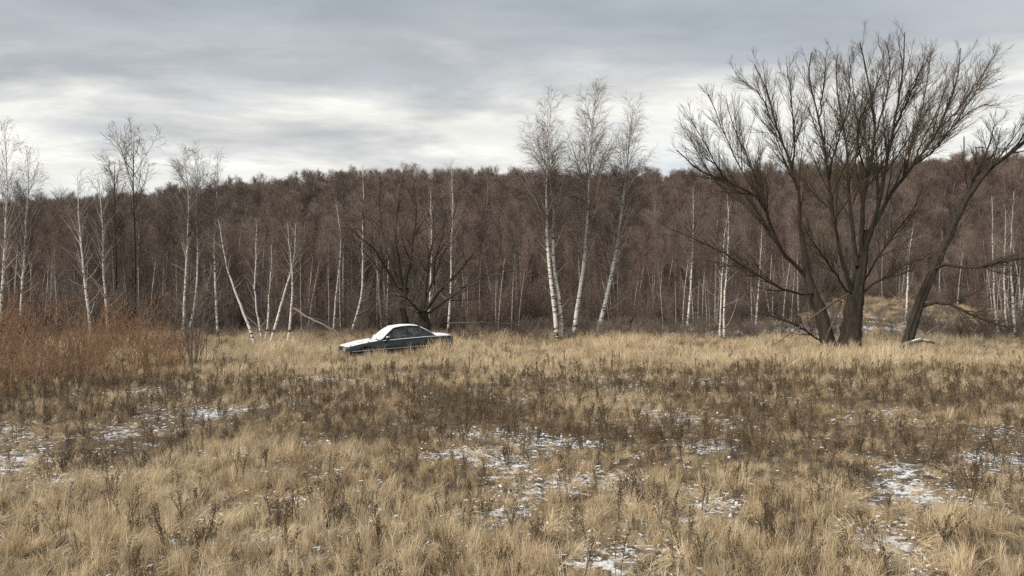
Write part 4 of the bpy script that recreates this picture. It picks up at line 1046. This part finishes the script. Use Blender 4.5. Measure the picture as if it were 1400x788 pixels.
def field():
    S = MAT['straw']; Wd = MAT['weed']
    gm = [clump_mesh('straw', S, n=46, h=.40, spread=.11, lean=.16, curl=.12, w=.0040),
          clump_mesh('straw', S, n=50, h=.46, spread=.13, lean=.28, curl=.28, w=.0040),
          clump_mesh('straw', S, n=46, h=.42, spread=.12, lean=.25, curl=.34, w=.0042, dirv=(.9, -.3, 0)),
          clump_mesh('straw', S, n=50, h=.42, spread=.17, lean=.3, flat=1.0, w=.0042, curl=.3, dirv=(.8, .2, 0)),      # lodged
          clump_mesh('straw', S, n=60, h=.36, spread=.22, lean=.5, flat=1.6, curl=.4),                         # matted
          clump_mesh('straw', S, n=40, h=.26, spread=.16, lean=.4, curl=.4),
          clump_mesh('straw', S, n=18, h=.62, spread=.16, lean=.12, curl=.10, w=.0026)]
    wm = []
    for h, a, b in ((.34, 7, 5), (.42, 6, 6), (.28, 9, 4), (.50, 4, 7)):
        s, hd = weed_parts(h, a, b, .0065)
        wm.append(shade_attr(joined(s, hd, Wd, Wd, 'weed'), 0, 1))
    gc = proto_collection('straw_kind', gm); wc = proto_collection('weed_kind', wm)
    # candidate points: even in the picture rather than even on the ground, so far clumps are thinned and enlarged
    def cand(n, y0, y1, pw):
        u = rng.random(n); y = (y0 ** pw + u * (y1 ** pw - y0 ** pw)) ** (1 / pw); x = rng.uniform(-.80, .80, n) * y + rng.uniform(-1.2, 1.2, n); return x, y
    def paleness(x, y):
        a = fbm(x / 2.6, y / 2.2, 41, 3); b = fbm(x / .8, y / .7, 43, 3)
        near = sstep(9.6, 6.4, y + (a - .5) * 9 + (b - .5) * 4 + .42 * np.maximum(x, 0))
        strip = sstep(18, 26, y + (a - .5) * 14 + (b - .5) * 5)
        band = .55 * sstep(.50, .66, fbm(x / 1.6, y / 1.4, 47, 3))
        return np.maximum(np.maximum(near, strip), band)
    x, y = cand(70000, 3.0, 47, 1.1)
    sn = snow_amount(x, y)
    n1 = fbm(x / 2.6, y / 2.2, 41, 3); n2 = fbm(x / .9, y / .9, 51, 3)
    pale = paleness(x, y); strip = pale
    dens = (.50 + .50 * pale) * np.interp(n2, [.3, .5], [.55, 1])
    dens *= np.where(sn > .56, .42, np.where(sn > .51, .65, 1.0))
    k = rng.random(len(x)) < dens; x, y, sn, n1, n2, pale, strip = (q[k] for q in (x, y, sn, n1, n2, pale, strip)); n = len(x)
    r = rng.random(n)
    idx = np.select([r < .20, r < .34, r < .50, r < .72, r < .88], [0, 1, 2, 3, 4], 5)
    lod = fbm(x / 1.4, y / 1.0, 61, 2)
    idx = np.where((lod > .60) & (rng.random(n) < .7), rng.choice([3, 4], n), idx)
    idx = np.where(rng.random(n) < .16, 6, idx)
    idx = np.where((sn > .48) & (rng.random(n) < .8), rng.choice([3, 4, 5], n), idx)
    s = rng.uniform(.55, 1.15, n) * (.55 + .40 * pale) * np.interp(y, [4, 10, 20, 30, 46], [.40, .60, .95, 1.28, 1.5])
    s = np.where(np.exp(-((x + 5) / 4.5) ** 2 - ((y - 30) / 2.5) ** 2) > .4, s * 1.2, s)
    s = s * np.where(y > 24, .75 + .9 * sstep(.45, .75, fbm(x / 2.2, y / 1.6, 91, 3)), 1.0)
    s = np.where(idx == 6, s * np.interp(y, [6, 14], [.95, .55]), s)
    tint = np.clip(.26 + .50 * pale + (n2 - .5) * 1.2 + (n1 - .5) * .5 + rng.normal(size=n) * .30, 0, 1)
    # no grass growing inside the car
    c, si = math.cos(math.radians(27)), math.sin(math.radians(27)); Xc = Xof(542, 32.0)
    u = (x - Xc) * c + (y - 32) * si; v = -(x - Xc) * si + (y - 32) * c
    k = ~((np.abs(u) < 2.5) & (np.abs(v) < .98))
    wx = np.stack([s, s, s], -1)
    o = scatter('dry_grass', gc, np.stack([x, y, ground(x, y)], -1)[k], idx[k], np.stack([rng.normal(size=n) * .12, rng.normal(size=n) * .12, rng.uniform(0, 6.28, n)], -1)[k], wx[k], tint[k])
    tag(o, 'pale straw-coloured dry grass covering the field', 'grass'); print('grass', k.sum())
    # grass farther back, among the trees
    # weeds
    x, y = cand(30000, 3.4, 45, 1.2); sn = snow_amount(x, y); n1 = fbm(x / 2.6, y / 2.2, 41, 3); n3 = fbm(x / 1.8, y / 1.5, 71, 3)
    pale = paleness(x, y)
    dens = (1 - .76 * pale) * 1.75 * np.clip(n3 - .28, 0.04, 1) * np.where(sn > .50, .4, 1)
    k = (rng.random(len(x)) < dens) ; x, y = x[k], y[k]; n = len(x)
    u = (x - Xc) * c + (y - 32) * si; v = -(x - Xc) * si + (y - 32) * c; ok = ~((np.abs(u) < 2.5) & (np.abs(v) < 1.0)); x, y = x[ok], y[ok]; n = len(x)
    s = rng.uniform(.5, 1.1, n) * np.interp(y, [4, 10, 20, 40], [.65, .8, 1.0, 1.2])
    o = scatter('dead_weeds', wc, np.stack([x, y, ground(x, y)], -1), rng.integers(0, 4, n), np.stack([rng.normal(size=n) * .1, rng.normal(size=n) * .1, rng.uniform(0, 6.28, n)], -1), np.stack([s, s, s], -1), rng.random(n))
    tag(o, 'dark brown dead weeds in a broad band across the field', 'weeds'); print('weeds', n)
    # snow lying on the flattened grass
    x, y = cand(170000, 3.2, 62, 1.1); sn = snow_amount(x, y) + rng.normal(size=len(x)) * .05
    k = ((sn > .525) & (rng.random(len(x)) < .8)) | ((sn > .38) & (rng.random(len(x)) < .22)); x, y = x[k], y[k]; n = len(x)
    bl = []
    for q in range(5):
        a_ = np.linspace(0, 2 * np.pi, 11)[:-1]; rings = [(1.0, -.10), (.82, .10), (.45, .20), (.0, .24)]
        v = []
        ph = rng.random(10) * .9 + .4
        for rr, zz in rings[:3]: v.append(np.stack([np.cos(a_) * rr * ph, np.sin(a_) * rr * ph * .75, np.full(10, zz) + rng.normal(size=10) * .03], -1))
        v = np.vstack(v + [np.array([[0, 0, .24]])]); kk = np.arange(10)
        f = [np.stack([r0 * 10 + kk, r0 * 10 + (kk + 1) % 10, r0 * 10 + 10 + (kk + 1) % 10, r0 * 10 + 10 + kk], -1) for r0 in (0, 1)]
        bl.append(new_mesh('snow_lump', v, [np.vstack(f), np.stack([20 + kk, 20 + (kk + 1) % 10, np.full(10, 30)], -1)], MAT['snow']))
    s = rng.uniform(.007, .026, n) * np.interp(y, [4, 15, 40, 60], [.75, 1.1, 2.0, 2.6])
    o = scatter('lying_snow', proto_collection('snow_kind', bl), np.stack([x, y, ground(x, y) + rng.uniform(0, .06, n)], -1), rng.integers(0, 5, n), np.stack([rng.normal(size=n) * .15, rng.normal(size=n) * .15, rng.uniform(0, 6.28, n)], -1), np.stack([s * rng.uniform(.7, 1.6, n), s, s * .55], -1))
    tag(o, 'thin patches of snow lying in the dry grass', 'snow'); print('snow', n)
    # rough grass under the trees
    n = 9000; y = rng.uniform(40, 92, n); x = rng.uniform(-.85, .85, n) * y; sn = snow_amount(x, y); k = (rng.random(n) < np.where(sn > .5, .10, .7)); x, y = x[k], y[k]; n = len(x)
    s = rng.uniform(.9, 1.7, n)
    o = scatter('woodland_grass', gc, np.stack([x, y, ground(x, y)], -1), rng.integers(0, 5, n), np.stack([rng.normal(size=n) * .12, rng.normal(size=n) * .12, rng.uniform(0, 6.28, n)], -1), np.stack([s * 1.4, s * 1.4, s], -1), np.clip(.35 + rng.normal(size=n) * .2, 0, 1))
    tag(o, 'brownish rough grass along the foot of the wood', 'grass')
field()

# tall single weeds standing out of the straw in front
def tall_weeds():
    kinds = []
    for h, a, b in ((.52, 3, 7), (.60, 2, 9), (.45, 4, 6), (.66, 3, 8)):
        s, hd = weed_parts(h, a, b, .0062)
        kinds.append((shade_attr(s.mesh('stem', MAT['weed']), 0, .4), shade_attr(hd.mesh('seed_heads', MAT['weed']), 0, .3)))
    spots = [(216, 730), (265, 775), (372, 745), (432, 705), (440, 690), (385, 735), (455, 660), (520, 760), (640, 740), (700, 735), (850, 715), (862, 690), (960, 770), (848, 790), (245, 720), (560, 690), (150, 690), (600, 720), (770, 700), (905, 740), (1010, 690), (1060, 760), (1130, 700), (1180, 740), (1270, 600), (1330, 700), (1360, 640), (1290, 760), (330, 670), (90, 750)]
    for i, (px, py) in enumerate(spots):
        Y = 6.0
        for _ in range(6): x = Xof(px, Y); Y = (EYE - gz(x, Y)) * F / (py - HOR)
        x = Xof(px, Y); k = int(rng.integers(4)); s = rng.uniform(.45, .8)
        root = empty('dry_weed', (x, Y, gz(x, Y))); root.scale = (s, s, s); root.rotation_euler = (rng.normal() * .06, rng.normal() * .06, rng.uniform(0, 6.28))
        tag(root, 'dark dry weed stalk with seed heads standing in the foreground straw', 'weed', 'single tall weeds in the foreground')
        mesh_obj('stem', kinds[k][0], root); mesh_obj('seed_heads', kinds[k][1], root)
tall_weeds()
print('unique tris', sum(len(m.loops) - 2 * len(m.polygons) for m in bpy.data.meshes))
